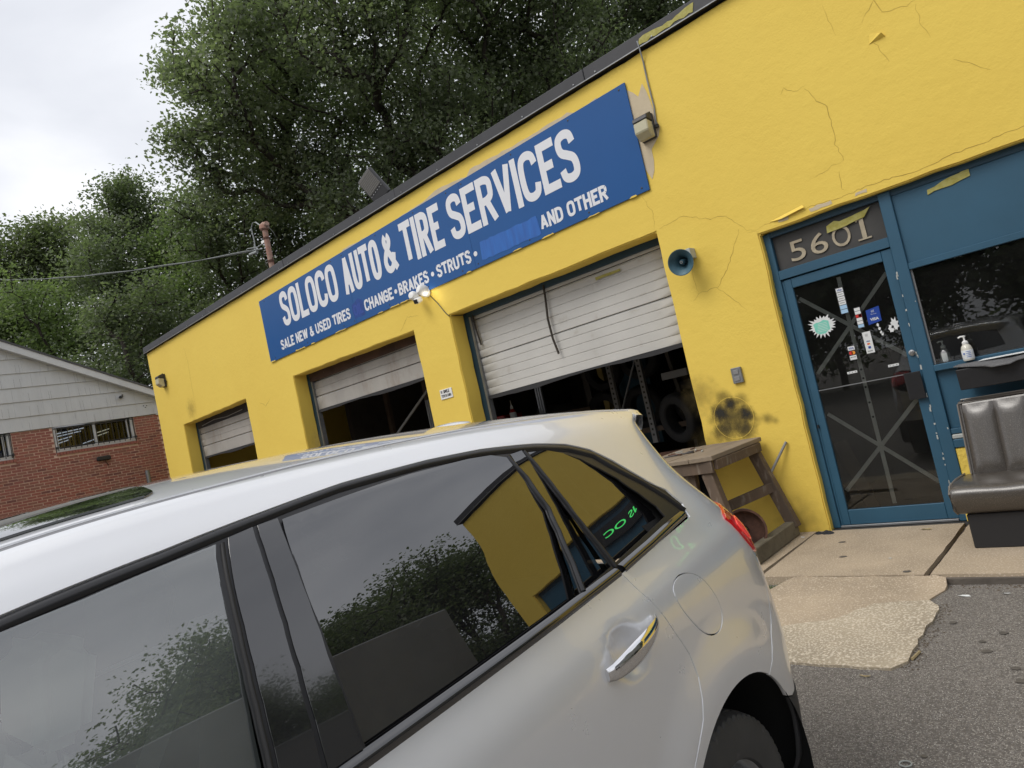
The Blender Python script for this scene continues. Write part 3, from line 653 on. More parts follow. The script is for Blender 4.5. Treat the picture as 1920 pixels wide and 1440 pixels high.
# house number
for ch, x0, x1 in (('5', -2.34, -2.20), ('6', -2.15, -2.00), ('O', -1.955, -1.80)):
    text_obj('digit', ch, 'digit_metal', x0, x1, 2.478, 2.478+.185, SY+.040, shop, .0, .006)
one = MB().box(-1.712, -1.676, SY+.034, SY+.040, 2.490, 2.665).box(-1.750, -1.640, SY+.034, SY+.040, 2.476, 2.4895).prism([(-1.735, 2.64), (-1.7125, 2.655), (-1.7125, 2.672), (-1.742, 2.650)], SY+.034, SY+.040).build('digit', 'digit_metal', shop)
MB().prism(jpoly([(-1.98, 2.625), (-1.66, 2.665), (-1.60, 2.735), (-1.70, 2.715), (-1.86, 2.695), (-1.90, 2.715), (-1.97, 2.69)], .05, .006, 8), SY+.024, SY+.030).build('tape_strip', 'tape_yellow', shop)
MB().prism(jpoly([(-1.16, 2.665), (-.93, 2.69), (-.85, 2.70), (-.85, 2.77), (-.99, 2.74), (-1.15, 2.70)], .05, .008, 9), SY+.006, SY+.012).build('tape_strip', 'tape_yellow', shop)
# window bay right of the mullion
bx('upper_panel', 'blue_paint', -1.419, 3.68, SY+.014, SY+.05, 2.17, 2.754, shop)
bx('window_head', 'blue_paint', -1.419, 3.68, SY-.006, SY+.08, 2.115, 2.168, shop, bevel=.003)
win = MB().box(-1.405, 3.68, SY+.030, SY+.036, 1.30, 2.114).build('shop_window', 'shop_glass'); put(win, shop)
bx('gasket', 'rack_grey', -1.419, -1.405, SY+.02, SY+.045, 1.30, 2.114, shop)
bx('window_sill', 'blue_paint', -1.419, 3.68, SY-.035, SY+.09, 1.245, 1.298, shop, bevel=.005)
bx('lower_panel', 'blue_paint', -1.419, 3.68, SY+.020, SY+.06, .76, 1.244, shop)
bx('base_rail', 'blue_paint', -1.419, 3.68, SY-.006, SY+.07, .715, .758, shop, bevel=.004)
bx('base_rail', 'chipped', -1.419, 3.68, SY-.012, SY+.07, .672, .710, shop, bevel=.008)
bx('base_rail', 'blue_paint', -1.419, 3.68, SY-.020, SY+.07, .60, .670, shop, bevel=.006)
bx('knee_wall', 'yellow_lower', -1.419, 3.70, SY-.01, SY+.14, -.1, .598, shop, bevel=.01)
bx('foot_rendering', 'yellow_lower', -1.45, -1.38, -.01, SY-.022, -.0, .10, shop, bevel=.012)
# chips of old paint along the frame
cr_ = random.Random(4)
for k in range(24):
    if k < 22: x, z = -1.518+cr_.uniform(-.006, .006), cr_.uniform(.1, 2.2)
    elif k < 34: x, z = -1.43+cr_.uniform(-.01, .01), cr_.uniform(.5, 1.9)
    else: x, z = cr_.uniform(-1.4, .2), 1.292
    w, h = cr_.uniform(.002, .006), cr_.uniform(.005, .022)
    if k >= 34: w, h = h, w
    y = SY-.0135 if k < 34 else SY-.0365
    MB().prism(jpoly([(x-w, z-h), (x+w, z-h), (x+w, z+h), (x-w, z+h)], .01, .002, k), y, y+.001).build('paint_chip', 'chipped', shop)
for k in range(9):
    z = [2.62, 2.52, 2.36, 2.30, 2.05, 1.75, 1.45, 1.1, 2.70][k]; MB().prism(jpoly([(-2.555, z-.05), (-2.535, z-.04), (-2.537, z+.05), (-2.552, z+.04)], .02, .004, k), SY-.012, SY-.002).build('paint_chip', 'tape_yellow', shop)
# stickers
def sticker(x0, x1, z0, z1, m, rows=(), tl=0):
    s = put(MB().box(x0, x1, SY+.0265, SY+.0295, z0, z1).build('sticker', m), ent)
    return s
Y_ = SY+.0262
def srow(x0, x1, z0, z1, m): put(MB().box(x0, x1, Y_-.0008, Y_+.0003, z0, z1).build('sticker_field', m), ent)
def stext(b, x0, x1, z0, z1, m, bold=.02): put(text_obj('lettering', b, m, x0, x1, z0, z1, Y_-.0009, None, bold, .0006), ent)
sticker(-2.035, -1.965, 1.895, 2.135, 'black_print')
for k in range(6):
    z1 = 2.128-k*.039; srow(-2.029, -1.971, z1-.034, z1, 'white_paper' if k < 4 else 'lightblue_print')
    if k == 0: stext('VISA', -2.022, -1.978, z1-.027, z1-.008, 'visa_blue')
    elif k < 4: stext('----', -2.020, -1.980, z1-.020, z1-.014, 'rack_grey')
sticker(-1.925, -1.868, 1.735, 1.925, 'black_print')
for k, c in enumerate(('white_paper', 'white_paper', 'red_print', 'white_paper', 'white_paper', 'lightblue_print')):
    z1 = 1.918-k*.030; srow(-1.920, -1.873, z1-.026, z1, c)
srow(-1.896, -1.874, 1.834, 1.857, 'orange_print')
put(MB().prism([(-1.835, 1.745), (-1.725, 1.760), (-1.722, 1.890), (-1.832, 1.875)], SY+.0265, SY+.0295).build('sticker', 'visa_blue', bevel=.0), ent)
stext('VISA', -1.812, -1.742, 1.775, 1.800, 'white_paper', .03); stext('Tap to pay', -1.80, -1.752, 1.826, 1.836, 'white_paper', 0); stext('(((', -1.790, -1.765, 1.845, 1.868, 'white_paper', 0)
sticker(-1.905, -1.838, 1.505, 1.695, 'white_paper')
stext('VISA', -1.888, -1.855, 1.605, 1.616, 'visa_blue'); srow(-1.884, -1.872, 1.580, 1.594, 'red_print'); srow(-1.8715, -1.860, 1.580, 1.594, 'orange_print'); srow(-1.882, -1.861, 1.545, 1.566, 'visa_blue'); stext('(((', -1.884, -1.862, 1.652, 1.676, 'rack_grey', 0); stext('DISCOVER', -1.892, -1.852, 1.520, 1.528, 'black_print')
sticker(-2.055, -1.988, 1.475, 1.605, 'black_print')
srow(-2.050, -1.993, 1.565, 1.600, 'white_paper'); srow(-2.050, -1.993, 1.522, 1.560, 'black_print'); srow(-2.050, -1.993, 1.479, 1.517, 'white_paper')
stext('VISA', -2.044, -1.999, 1.573, 1.592, 'visa_blue'); stext('DISCOVER', -2.046, -1.998, 1.497, 1.506, 'black_print')
for x, m_ in ((-2.032, 'red_print'), (-2.012, 'orange_print')): put(MB().lathe([(0, Y_-.0016), (.016, Y_-.0016), (.016, Y_-.0008)], 20, (x, 0, 1.541), 'y').build('sticker_disc', m_), ent)
sticker(-2.105, -2.02, 1.362, 1.382, 'white_paper'); sticker(-1.765, -1.680, 1.352, 1.372, 'white_paper'); stext('- - -', -2.09, -2.03, 1.370, 1.374, 'black_print', 0); stext('- - -', -1.755, -1.69, 1.360, 1.364, 'black_print', 0)
# torn notices
def torn(cx, cz, rx, rz, seed, m, spikes=26, amp=.32):
    r = random.Random(seed); poly = []
    for k in range(spikes*2):
        a = math.pi*k/spikes; q = 1+(amp*r.uniform(.1, 1) if k % 2 else -amp*.3*r.random()); poly.append((cx+rx*math.cos(a)*q, cz+rz*math.sin(a)*q))
    return put(MB().prism(poly, SY+.0265, SY+.0295).build('torn_notice', m), ent)
torn(-2.215, 1.838, .098, .078, 3, 'white_paper', 22, .5)
put(MB().prism(jpoly([(-2.285, 1.78), (-2.20, 1.765), (-2.15, 1.80), (-2.155, 1.87), (-2.20, 1.885), (-2.29, 1.87)], .03, .006, 2), SY+.0262, SY+.0264).build('torn_print', 'green_print'), ent)
for k in range(6): srow(-2.27+.004*k, -2.17, 1.79+k*.014, 1.793+k*.014, 'white_paper')
torn(-1.635, 1.70, .026, .045, 5, 'white_paper', 8, .6); torn(-1.665, 1.675, .020, .032, 7, 'white_paper', 7, .7)
for k, (x, z) in enumerate(((-1.765, 1.73), (-1.758, 1.695), (-1.752, 1.66), (-1.745, 1.645))): torn(x, z, .009, .012, 20+k, 'white_paper', 7, .6)
# furniture dimly seen in the office: a leaning plank, a chair
off = bx('leaning_board', 'raw_wood_dim', -2.30, -2.18, .6, .63, 0, 1.3); off.rotation_euler = (0, R(-14), 0)
tag(off, 'wooden board leaning inside the office behind the glass door', 'board')

# ================================================================ the blue sign
sign = thing('shop_sign', 'long blue sign board with white lettering over the garage doors', 'sign', (-7.55, -.02, 3.62))
edge = []
r = random.Random(12)
sx = [-11.585, -8.85, -6.15, -3.515]
board_z = lambda x: (3.62+.004*(x+7.5), 4.735+.0085*(x+11.6))
for i in range(3):
    a, b = sx[i], sx[i+1]; za, ta = board_z(a); zb_, tb = board_z(b)
    put(MB().prism([(a+.001, za), (b-.001, zb_), (b-.001, tb), (a+.001, ta)], -.022, -.008).build('board', 'sign_blue', bevel=.002), sign)
# ragged yellow overpaint along the lower edge, pale at the top
for k in range(46):
    x = -11.5+k*.173+r.uniform(-.04, .04); z = board_z(x)[0]; w = r.uniform(.03, .12); h = r.uniform(.004, .016)
    if r.random() < .40: put(MB().prism(jpoly([(x-w, z-.004), (x+w, z-.004), (x+w*.8, z+h), (x-w*.5, z+h*1.2)], .03, .004, k), -.0245, -.0225).build('overpaint', 'yellow_stucco'), sign)
for x in [-11.4, -10.3, -9.2, -8.9, -8.0, -7.1, -6.4, -6.1, -5.2, -4.3, -3.6]:
    for z in (board_z(x)[0]+.05, board_z(x)[1]-.045): put(MB().lathe([(0, -.027), (.010, -.025), (.012, -.022)], 8, (x, 0, z), 'y').build('screw', 'fascia_dark'), sign)
def words(lst, z0, z1, sx, sz):
    for b, x0, x1 in lst: word('lettering', b, 'sign_white', x0, x1, z0, z1, -.0225, sx, sz, sign)
words([('SOLOCO', -10.90, -9.15), ('AUTO', -8.97, -8.00), ('&', -7.92, -7.62), ('TIRE', -7.46, -6.60), ('SERVICES', -6.45, -4.27)], 4.085, 4.685, .087, .102)
words([('SALE NEW & USED TIRES', -11.13, -8.97), ('CHANGE', -8.58, -7.87), ('BRAKES', -7.73, -7.06), ('STRUTS', -6.88, -6.20), ('AND OTHER', -4.99, -4.01)], 3.725, 3.90, .034, .036)
for x in (-7.80, -6.97, -6.11): put(MB().lathe([(0, -.024), (.033, -.024), (.033, -.0224)], 16, (x, 0, 3.81), 'y').build('bullet', 'sign_white'), sign)
put(MB().prism(jpoly([(-5.99, 3.925), (-5.54, 3.92), (-5.03, 3.91), (-5.01, 3.68), (-5.51, 3.69), (-6.01, 3.69)], .06, .010, 3), -.0245, -.0225).build('smeared_patch', 'smear_blue'), sign)
word('lettering', 'OIL', 'visa_blue', -8.87, -8.63, 3.73, 3.895, -.0225, .03, .033, sign, ext=.0009)
put(MB().prism(jpoly([(-8.89, 3.68), (-8.60, 3.68), (-8.60, 3.93), (-8.70, 3.96), (-8.89, 3.92)], .05, .014, 5), -.0232, -.0226).build('overpaint', 'overpaint_blue'), sign)

# ================================================================ fittings on the wall
def wall_lamp(x, z, s, label):
    t = thing('wall_lamp', label, 'lamp', (x, 0, z), 0, 'wedge lamps on the yellow facade')
    L_ = lambda mb, n, m, **k: put(mb.build(n, m, **k), t)
    w = .085*s
    L_(MB().box(x-w, x+w, -.035*s, -.0, z-.13*s, z+.13*s), 'back_box', 'fascia_dark', bevel=.008)
    L_(MB().prism([(-.036*s, z+.04*s), (-.15*s, z+.055*s), (-.14*s, z+.10*s), (-.036*s, z+.145*s)], x-w*1.02, x+w*1.02, 'yz'), 'hood', 'fascia_dark', bevel=.008)
    L_(MB().prism([(-.036*s, z-.125*s), (-.085*s, z-.125*s), (-.155*s, z-.06*s), (-.148*s, z+.053*s), (-.036*s, z+.038*s)], x-w*.95, x+w*.95, 'yz'), 'lens', 'lamp_lens', bevel=.010)
    L_(MB().lathe([(0, -.02), (.02, -.015), (.022, .015), (0, .02)], 12, (x+w+.03, -.03, z-.03)), 'sensor', 'black_metal', smooth=True)
    return t
mat('lamp_lens', (.52, .49, .34), .3, var=(8, .15), bump=(60, .3, .002))
wall_lamp(-3.385, 4.24, 1.0, 'wedge shaped wall lamp with cloudy lens just right of the blue sign')
wall_lamp(-16.30, 4.24, 1.1, 'small wedge wall lamp near the far left corner of the yellow building')
# twin-head camera light on the corner of the pier
cl = thing('security_camera', 'white security camera with lit round floodlight at the lower edge of the sign', 'camera', (-7.15, -.03, 3.58))
mat('lit_lens', (.9, .9, .85), .4, emit=((1, .97, .9), 1.5))
put(MB().lathe([(0, .0), (.06, .0), (.062, -.05), (.05, -.07), (0, -.07)], 20, (-7.15, -.024, 3.60), 'y').build('mount', 'white_plastic', smooth=True), cl)
hd = MB().lathe([(0, .075), (.05, .07), (.072, .04), (.078, -.02), (.070, -.055)], 24); h1 = hd.build('lamp_head', 'white_plastic', None, smooth=True); h1.location = (-7.10, -.15, 3.62); h1.rotation_euler = (R(70), R(-20), 0); put(h1, cl)
l1 = MB().lathe([(0, -.052), (.066, -.052), (.066, -.058), (0, -.062)], 24).build('lens', 'lit_lens', None, smooth=True); l1.location = (-7.10, -.15, 3.62); l1.rotation_euler = (R(70), R(-20), 0); put(l1, cl)
h2 = MB().lathe([(0, .06), (.045, .055), (.062, .03), (.066, -.02), (.058, -.045), (0, -.05)], 20).build('lamp_head', 'white_plastic', None, smooth=True); h2.location = (-7.30, -.15, 3.60); h2.rotation_euler = (R(75), R(35), 0); put(h2, cl)
cb = MB().box(-.045, .045, -.06, .06, -.04, .04).build('camera_body', 'white_plastic', None, bevel=.02); cb.location = (-7.24, -.14, 3.52); cb.rotation_euler = (R(20), 0, R(10)); put(cb, cl)
cf = MB().box(-.034, .034, -.066, -.058, -.030, .030).build('camera_front', 'black_metal', None, bevel=.008); cf.location = (-7.24, -.14, 3.52); cf.rotation_euler = (R(20), 0, R(10)); put(cf, cl)
pl = bpy.data.lights.new('camera_light', 'POINT'); pl.energy = .45; pl.color = (1, .95, .85); pl.shadow_soft_size = .05
plo = bpy.data.objects.new('camera_light', pl); col.objects.link(plo); plo.location = (-7.02, -.16, 3.50); put(plo, cl)
# horn speaker
hs = thing('horn_speaker', 'blue grey horn loudspeaker mounted on the yellow pier right of the big door', 'loudspeaker', (-3.27, 0, 2.80))
mat('horn_blue', (.055, .13, .17), .5, metal=.2, var=(20, .3))
def orient(o, loc, d):
    o.location = loc; o.rotation_euler = Vector(d).to_track_quat('Z', 'Y').to_euler(); return put(o, hs)
hd_ = (.12, -.97, -.18); hp = Vector((-3.28, -.10, 2.79))
orient(MB().lathe([(.0, -.10), (.035, -.10), (.042, -.06), (.040, .0), (.055, .05), (.085, .09), (.120, .115), (.128, .118), (.131, .124), (.124, .124), (.118, .120), (.082, .092), (.05, .05), (.036, .0), (.0, -.01)], 32).build('horn', 'horn_blue', None, smooth=True), hp, hd_)
orient(MB().lathe([(.0, .10), (.018, .10), (.026, .085), (.028, .0), (.0, .0)], 18).build('phase_plug', 'horn_blue', None, smooth=True), hp, hd_)
orient(MB().lathe([(.008, .101), (.014, .101), (.014, .104), (.008, .104)], 18).build('plug_ring', 'rack_grey', None, smooth=True), hp, hd_)
put(MB().box(-3.245, -3.195, -.11, 0, 2.80, 2.90).build('bracket', 'chipped', bevel=.004), hs)
# LED floodlight above the fascia
fl = thing('floodlight', 'flat grey LED floodlight tilted up above the dark fascia', 'floodlight', (-7.85, .2, 5.17))
mat('flood_grey', (.05, .05, .053), .45, metal=.3); mat('flood_lens', (.20, .19, .17), .4, var=(60, .3), scale_vec=(1, 1, 6))
def fpart(mb, n, m, **k): o = mb.build(n, m, None, **k); o.location = (-7.98, .12, 5.47); o.rotation_euler = (R(14), R(-26), R(6)); return put(o, fl)
fpart(MB().box(-.17, .17, .0, .07, -.25, .25), 'housing', 'flood_grey', bevel=.02)
fpart(MB().box(-.145, .145, -.006, -.0, -.06, .225), 'lens_panel', 'flood_lens', bevel=.004)
for k in range(9): fpart(MB().box(-.145, .145, -.010, -.006, -.045+k*.03, -.040+k*.03), 'lens_bar', 'rack_grey')
for k in range(6): fpart(MB().lathe([(0, -.008), (.008, -.006), (.008, 0)], 8, (-.13+k*.052, 0, -.085), 'y'), 'bolt', 'steel')
fpart(MB().box(.10, .16, .02, .06, -.36, -.25), 'bracket', 'galv', bevel=.004)
put(MB().tube([(-7.78, .2, 5.14), (-7.82, .19, 5.24)], .022, 8).build('stem', 'galv'), fl)

# ================================================================ booth seat
mat('vinyl_brown', (.060, .052, .044), .29, var=(3, .1), grain=(240, (.17, .15, .13), .55, .70), bump=[(220, .25, .002), (5, .25, .010)], spec=.85)
mat('vinyl_black', (.014, .014, .016), .6, bump=(90, .3, .002), stain=(4, .7, (.06, .055, .05), .5))
mat('piping', (.17, .15, .13), .35)
booth = thing('booth_bench', 'brown vinyl restaurant booth seat with black base against the shop window', 'bench', (-.6, -.45, 0))
bx0, bx1 = -1.27, .02
P_ = lambda mb, n, m, **k: put(mb.build(n, m, **k), booth)
P_(MB().box(bx0+.0, bx1, -.80, -.12, .0, .245), 'base', 'vinyl_black', bevel=.006)
# seat cushion: rounded front profile, overhanging
prof = [(-.30, .25), (-.80, .25), (-.84, .27), (-.88, .36), (-.885, .40), (-.87, .435), (-.82, .455), (-.70, .462), (-.45, .455), (-.28, .44)]
def loft_x(prof, x0, x1, n, puff, name, m, endround=.02):
    vs = []; fs = []; k = len(prof); cy = sum(p[0] for p in prof)/k; cz = sum(p[1] for p in prof)/k
    xsn = [x0, x0+endround*.3, x0+endround]+[x0+endround+(x1-x0-2*endround)*i/n for i in range(1, n)]+[x1-endround, x1-endround*.3, x1]
    for i, x in enumerate(xsn):
        sc = {0: .96, 1: .985}.get(min(i, len(xsn)-1-i), 1)
        for y, z in prof:
            pz = puff(x, y, z) if puff else 0
            vs.append((x, cy+(y-cy)*sc, cz+(z-cz)*sc+pz))
    for i in range(len(xsn)-1): fs += [(i*k+j, i*k+(j+1) % k, (i+1)*k+(j+1) % k, (i+1)*k+j) for j in range(k)]
    fs += [tuple(range(k)), tuple((len(xsn)-1)*k+j for j in range(k-1, -1, -1))]
    return MB().add(vs, fs).build(name, m, smooth=True, angle=50)
put(loft_x(prof, bx0-.055, bx1+.055, 30, lambda x, y, z: .004*math.sin(x*13+y*9) if z > .4 else 0, 'seat', 'vinyl_brown'), booth)
P_(MB().tube([(bx0-.052, -.30, .446), (bx0-.056, -.60, .462), (bx0-.056, -.82, .456), (bx0-.056, -.878, .41), (bx0-.056, -.85, .29), (bx0-.05, -.80, .252)], .008, 6), 'piping', 'piping', smooth=True)
# backrest channels, leaning back
def backpad(x0, x1):
    vs = []; nx, nz = 12, 14; fs = []
    for i in range(nx+1):
        for j in range(nz+1):
            u, v = i/nx, j/nz; x = x0+(x1-x0)*u; z = .44+.525*v
            y = -.36+.13*v - .034*(max(0, math.sin(math.pi*u))**.45)*(max(0.0, min(1, v*9))**.5)*(max(0, min(1, (1-v)*7))**.5)
            vs.append((x, y, z))
    fs = [(i*(nz+1)+j, (i+1)*(nz+1)+j, (i+1)*(nz+1)+j+1, i*(nz+1)+j+1) for i in range(nx) for j in range(nz)]
    return put(MB().add(vs, fs).build('back_pad', 'vinyl_brown', smooth=True, angle=80), booth)
nch = 6; cw = (bx1-bx0-.06)/nch
for k in range(nch): backpad(bx0+.03+k*cw, bx0+.03+(k+1)*cw)
P_(MB().prism([(-.345, .44), (-.215, .975), (-.19, .99), (-.11, .99), (-.11, .20), (-.30, .20)], bx0, bx0+.03, 'yz').prism([(-.345, .44), (-.215, .975), (-.19, .99), (-.11, .99), (-.11, .20), (-.30, .20)], bx1-.03, bx1, 'yz').prism([(-.235, .955), (-.215, .985), (-.11, .992), (-.11, .955)], bx0+.03, bx1-.03, 'yz').prism([(-.30, .3), (-.205, .955), (-.11, .955), (-.11, .3)], bx0+.031, bx1-.031, 'yz'), 'back_frame', 'vinyl_brown', bevel=.006)
P_(MB().tube([(bx0+.004, -.350, .45), (bx0+.004, -.225, .972), (bx0+.02, -.222, .984), (bx1-.02, -.222, .984), (bx1-.004, -.225, .972), (bx1-.004, -.35, .45)], .007, 6), 'piping', 'piping', smooth=True)
P_(MB().tube([(bx0+.01, -.118, .996), (bx1-.01, -.118, .996)], .006, 6), 'piping', 'piping', smooth=True)

# ================================================================ things on the sill
mat('box_black', (.016, .016, .018), .55, var=(20, .3), bump=(60, .2, .002)); mat('box_lid_grey', (.11, .11, .115), .6, grain=(180, (.22, .22, .22), .5, .7))
bxw = thing('drop_box', 'black metal drop box with grey flap and paper fixed under the shop window', 'box', (-.9, -.06, 1.09))
P2 = lambda mb, n, m, **k: put(mb.build(n, m, **k), bxw)
bl, br = -1.225, -.56
P2(MB().prism([(-.20, 1.075), (-.215, 1.235), (.02, 1.265), (.02, 1.075)], bl, br, 'yz'), 'body', 'box_black', bevel=.004)
lid = [(bl-.01, .02, 1.268), (br+.01, .02, 1.268), (br+.01, -.20, 1.268), (-.82, -.245, 1.236), (-.86, -.275, 1.222), (-.98, -.275, 1.222), (-1.02, -.245, 1.236), (bl-.01, -.20, 1.268)]
lo = [(p[0], p[1], p[2]-.007) for p in lid]
P2(MB().add(lid+lo, [tuple(range(8)), tuple(range(15, 7, -1))]+[(i, i+8, (i+1) % 8+8, (i+1) % 8) for i in range(8)]), 'flap', 'box_lid_grey')
P2(MB().add([(-1.07, -.16, 1.2705), (-.62, -.14, 1.2705), (-.62, -.06, 1.2745), (-1.05, -.07, 1.2745), (-1.07, -.16, 1.274), (-.62, -.14, 1.274), (-.62, -.06, 1.278), (-1.05, -.07, 1.278)], [(0, 1, 2, 3), (4, 5, 6, 7), (0, 1, 5, 4), (1, 2, 6, 5), (2, 3, 7, 6), (3, 0, 4, 7)]), 'paper_sheet', 'white_paper')
mat('clear_gel', (.60, .58, .50), .12, spec=.6); mat('bottle_clear', (.30, .30, .30), .1, spec=.7); mat('label_blue', (.08, .16, .45), .5)
def pump_bottle(x, y, z, s, label, m, lab):
    t = thing('pump_bottle', label, 'bottle', (x, y, z), 0, 'sanitizer bottles by the shop window')
    c = (x, y, z)
    put(MB().lathe([(0, 0), (.034*s, .002), (.036*s, .008), (.036*s, .082*s), (.030*s, .104*s), (.018*s, .118*s), (.014*s, .122*s)], 24, c).build('body', m, smooth=True), t)
    put(MB().lathe([(.0365*s, .012*s), (.0368*s, .013*s), (.0368*s, .076*s), (.0365*s, .077*s)], 24, c).build('label', lab, smooth=True), t)
    put(MB().lathe([(.019*s, .118*s), (.020*s, .120*s), (.020*s, .136*s), (.012*s, .142*s), (.006*s, .146*s), (.006*s, .168*s), (.011*s, .170*s), (.011*s, .180*s), (0, .182*s)], 18, c).build('pump', 'white_plastic', smooth=True), t)
    put(MB().tube([(x, y, z+.176*s), (x-.020*s, y-.006, z+.177*s), (x-.034*s, y-.010, z+.170*s)], .0055*s, 8).build('nozzle', 'white_plastic', smooth=True), t)
    return t, c
t1, c1 = pump_bottle(-1.155, -.02+.03, 1.283, 1.12, 'clear pump bottle with white and blue label at the end of the black box', 'clear_gel', 'white_paper')
for k in range(4): put(MB().box(c1[0]-.005, c1[0]+.030, c1[1]-.0415, c1[1]-.0405, c1[2]+.030+k*.014, c1[2]+.034+k*.014).build('print_line', 'label_blue'), t1)
put(MB().lathe([(0, -.0425), (.007, -.0425), (.007, -.0415)], 12, (c1[0]-.018, c1[1], c1[2]+.060), 'y').build('print_mark', 'label_blue'), t1)
t2, c2 = pump_bottle(-1.335, .135, 1.30, 1.0, 'grey looking pump bottle behind the glass next to the door mullion', 'bottle_clear', 'chipped')
bx('inner_sill', 'rack_grey', -1.40, 2.8, SY+.092, SY+.24, 1.27, 1.298, shop)

# green LED ticker in the window right of the frame, seen only in reflections
tick = thing('led_ticker', 'black LED ticker with green letters high in the shop window to the right', 'sign', (1.2, .09, 2.4))
mat('led_green', (.05, .6, .1), .4, emit=((.10, 1.0, .22), 1.5))
put(MB().box(.75, 2.1, .035, .08, 2.42, 2.68).build('housing', 'black_metal'), tick)
put(text_obj('lettering', ':NS OC', 'led_green', 1.0, 1.95, 2.51, 2.59, .0345, None, .01, .001), tick)

# ================================================================ rough wooden work table
WOOD = (.17, .115, .075)
mat('weathered_wood', WOOD, .85, var=(2.5, .35, (.085, .064, .048)), grain=(22, (.24, .20, .155), .58, .75), stain=(5, .66, (.035, .03, .026), .7), bump=[(9, .6, .012), (60, .5, .004)], scale_vec=(1, 1, .35))
mat('weathered_top', (.27, .215, .155), .85, var=(3, .25, (.19, .15, .11)), stain=(7, .64, (.06, .05, .04), .6), bump=[(14, .6, .008)], scale_vec=(2.2, .5, 1))
tb = thing('work_table', 'rough weathered wooden work table standing at the pier of the big door', 'table', (-3.35, -.62, 0))
T = lambda mb, n, m='weathered_wood', **k: put(mb.build(n, m, **k), tb)
xs_ = [-3.82, -3.60, -3.385, -3.17, -2.955]
for k in range(4):
    T(MB().prism(jpoly([(xs_[k]+.003, -1.10-.02*(k % 2)+.0), (xs_[k+1]-.003, -1.09-.025*((k+1) % 2)), (xs_[k+1]-.003, -.06), (xs_[k]+.003, -.05)], .15, .006, 30+k), .905, .945+.002*(k % 2), 'xy'), 'plank', 'weathered_top', bevel=.005)
T(MB().box(-3.80, -2.98, -1.085, -1.045, .80, .903), 'apron_board', bevel=.004); T(MB().box(-3.80, -2.98, -.12, -.08, .80, .903), 'apron_board', bevel=.004)
T(MB().box(-2.985, -2.945, -1.04, -.125, .82, .902), 'apron_board', bevel=.004)
T(MB().bar((-3.06, -1.02, .80), (-2.92, -1.04, .10), .10, .09, (0, 1, 0)), 'leg', bevel=.006)
T(MB().bar((-3.05, -.14, .90), (-2.80, -.14, .08), .10, .09, (0, 1, 0)), 'leg', bevel=.006)
T(MB().bar((-3.72, -1.02, .80), (-3.78, -1.02, .0), .10, .09, (0, 1, 0)), 'leg', bevel=.006)
T(MB().bar((-3.72, -.14, .80), (-3.78, -.14, .0), .10, .09, (0, 1, 0)), 'leg', bevel=.006)
T(MB().box(-3.50, -3.38, -1.00, -.96, .0, .80), 'upright_board', bevel=.004); T(MB().box(-3.34, -3.20, -1.02, -.98, .0, .80), 'upright_board', bevel=.004)
T(MB().bar((-2.80, -1.10, .075), (-2.83, -.10, .075), .09, .14), 'runner', 'raw_runner' if 'raw_runner' in MATS else mat('raw_runner', (.19, .165, .115), .9, var=(6, .4), stain=(9, .6, (.06, .05, .035), .7), bump=(30, .5, .006)), bevel=.008)
T(MB().bar((-2.9, -.14, .48), (-3.6, -1.0, .30), .05, .09), 'brace', bevel=.004)
# scraps on the table top
mat('rust', (.12, .055, .035), .85, var=(20, .5), bump=(40, .5, .003)); mat('dirty_steel', (.16, .15, .15), .5, metal=.6, var=(15, .4))
rr = random.Random(3)
tool = thing('hand_tool', 'old rusty hand tools lying on the rough wooden table', 'tool', (-3.5, -.6, .95))
put(MB().bar((-3.62, -.75, .957), (-3.40, -.62, .957), .022, .012).build('wrench', 'dirty_steel', bevel=.003), tool)
put(MB().bar((-3.66, -.60, .957), (-3.45, -.72, .96), .018, .012).build('handle', 'rust', bevel=.003), tool)
put(MB().lathe([(.018, 0), (.034, 0), (.034, .014), (.018, .014), (.018, 0)], 14, (-3.42, -.60, .95)).build('socket', 'dirty_steel'), tool)
for k in range(7):
    x, y = rr.uniform(-3.7, -3.2), rr.uniform(-.95, -.3); a = rr.uniform(0, 3)
    put(MB().bar((x, y, .953), (x+.07*math.cos(a), y+.07*math.sin(a), .955), .012, .008).build('offcut', 'rust' if k % 2 else 'chipped'), tool)
# brake drum and wheel scrap by the runner
dr = thing('scrap_drum', 'rusty brake drum and scrap under the wooden table', 'scrap', (-3.1, -.8, .18))
for k, (x, y, z, r_, mm, d) in enumerate([(-3.0, -.75, .21, .19, 'rust', (.5, -.8, .25)), (-3.07, -.62, .20, .165, 'dirty_steel', (.6, -.6, .4)), (-2.98, -.92, .13, .12, 'black_metal', (.3, -.9, .2))]):
    o = MB().lathe([(.25*r_, .02), (.8*r_, .025), (.88*r_, .04), (.9*r_, .1), (r_, .1), (r_, .085), (.97*r_, .02), (.93*r_, -.02), (.5*r_, -.03), (.25*r_, -.02), (.25*r_, .02)], 28).build('drum', mm, None, smooth=True)
    o.location = (x, y, z); o.rotation_euler = Vector(d).to_track_quat('Z', 'Y').to_euler(); put(o, dr)
put(MB().tube([(-3.2, -.6, .06), (-3.0, -.7, .30), (-2.92, -.95, .18), (-3.05, -1.0, .05)], .014, 6).build('hose', 'rust', smooth=True), dr)
# long bar leaning on the wall with a hook
rod = thing('pry_bar', 'grey metal bar leaning through a black hook on the yellow pier', 'bar', (-2.95, -.1, .4))
put(MB().tube([(-2.745, -.018, .86), (-2.99, -.14, .50), (-3.04, -.165, .42)], .0125, 8).build('rod', 'rack_grey', smooth=True), rod)
put(MB().tube([(-2.985, -.10, .56), (-2.965, -.13, .54), (-2.97, -.15, .46), (-3.0, -.15, .42), (-3.02, -.12, .44), (-3.01, -.09, .52)], .010, 6).build('hook', 'black_metal', smooth=True), rod)
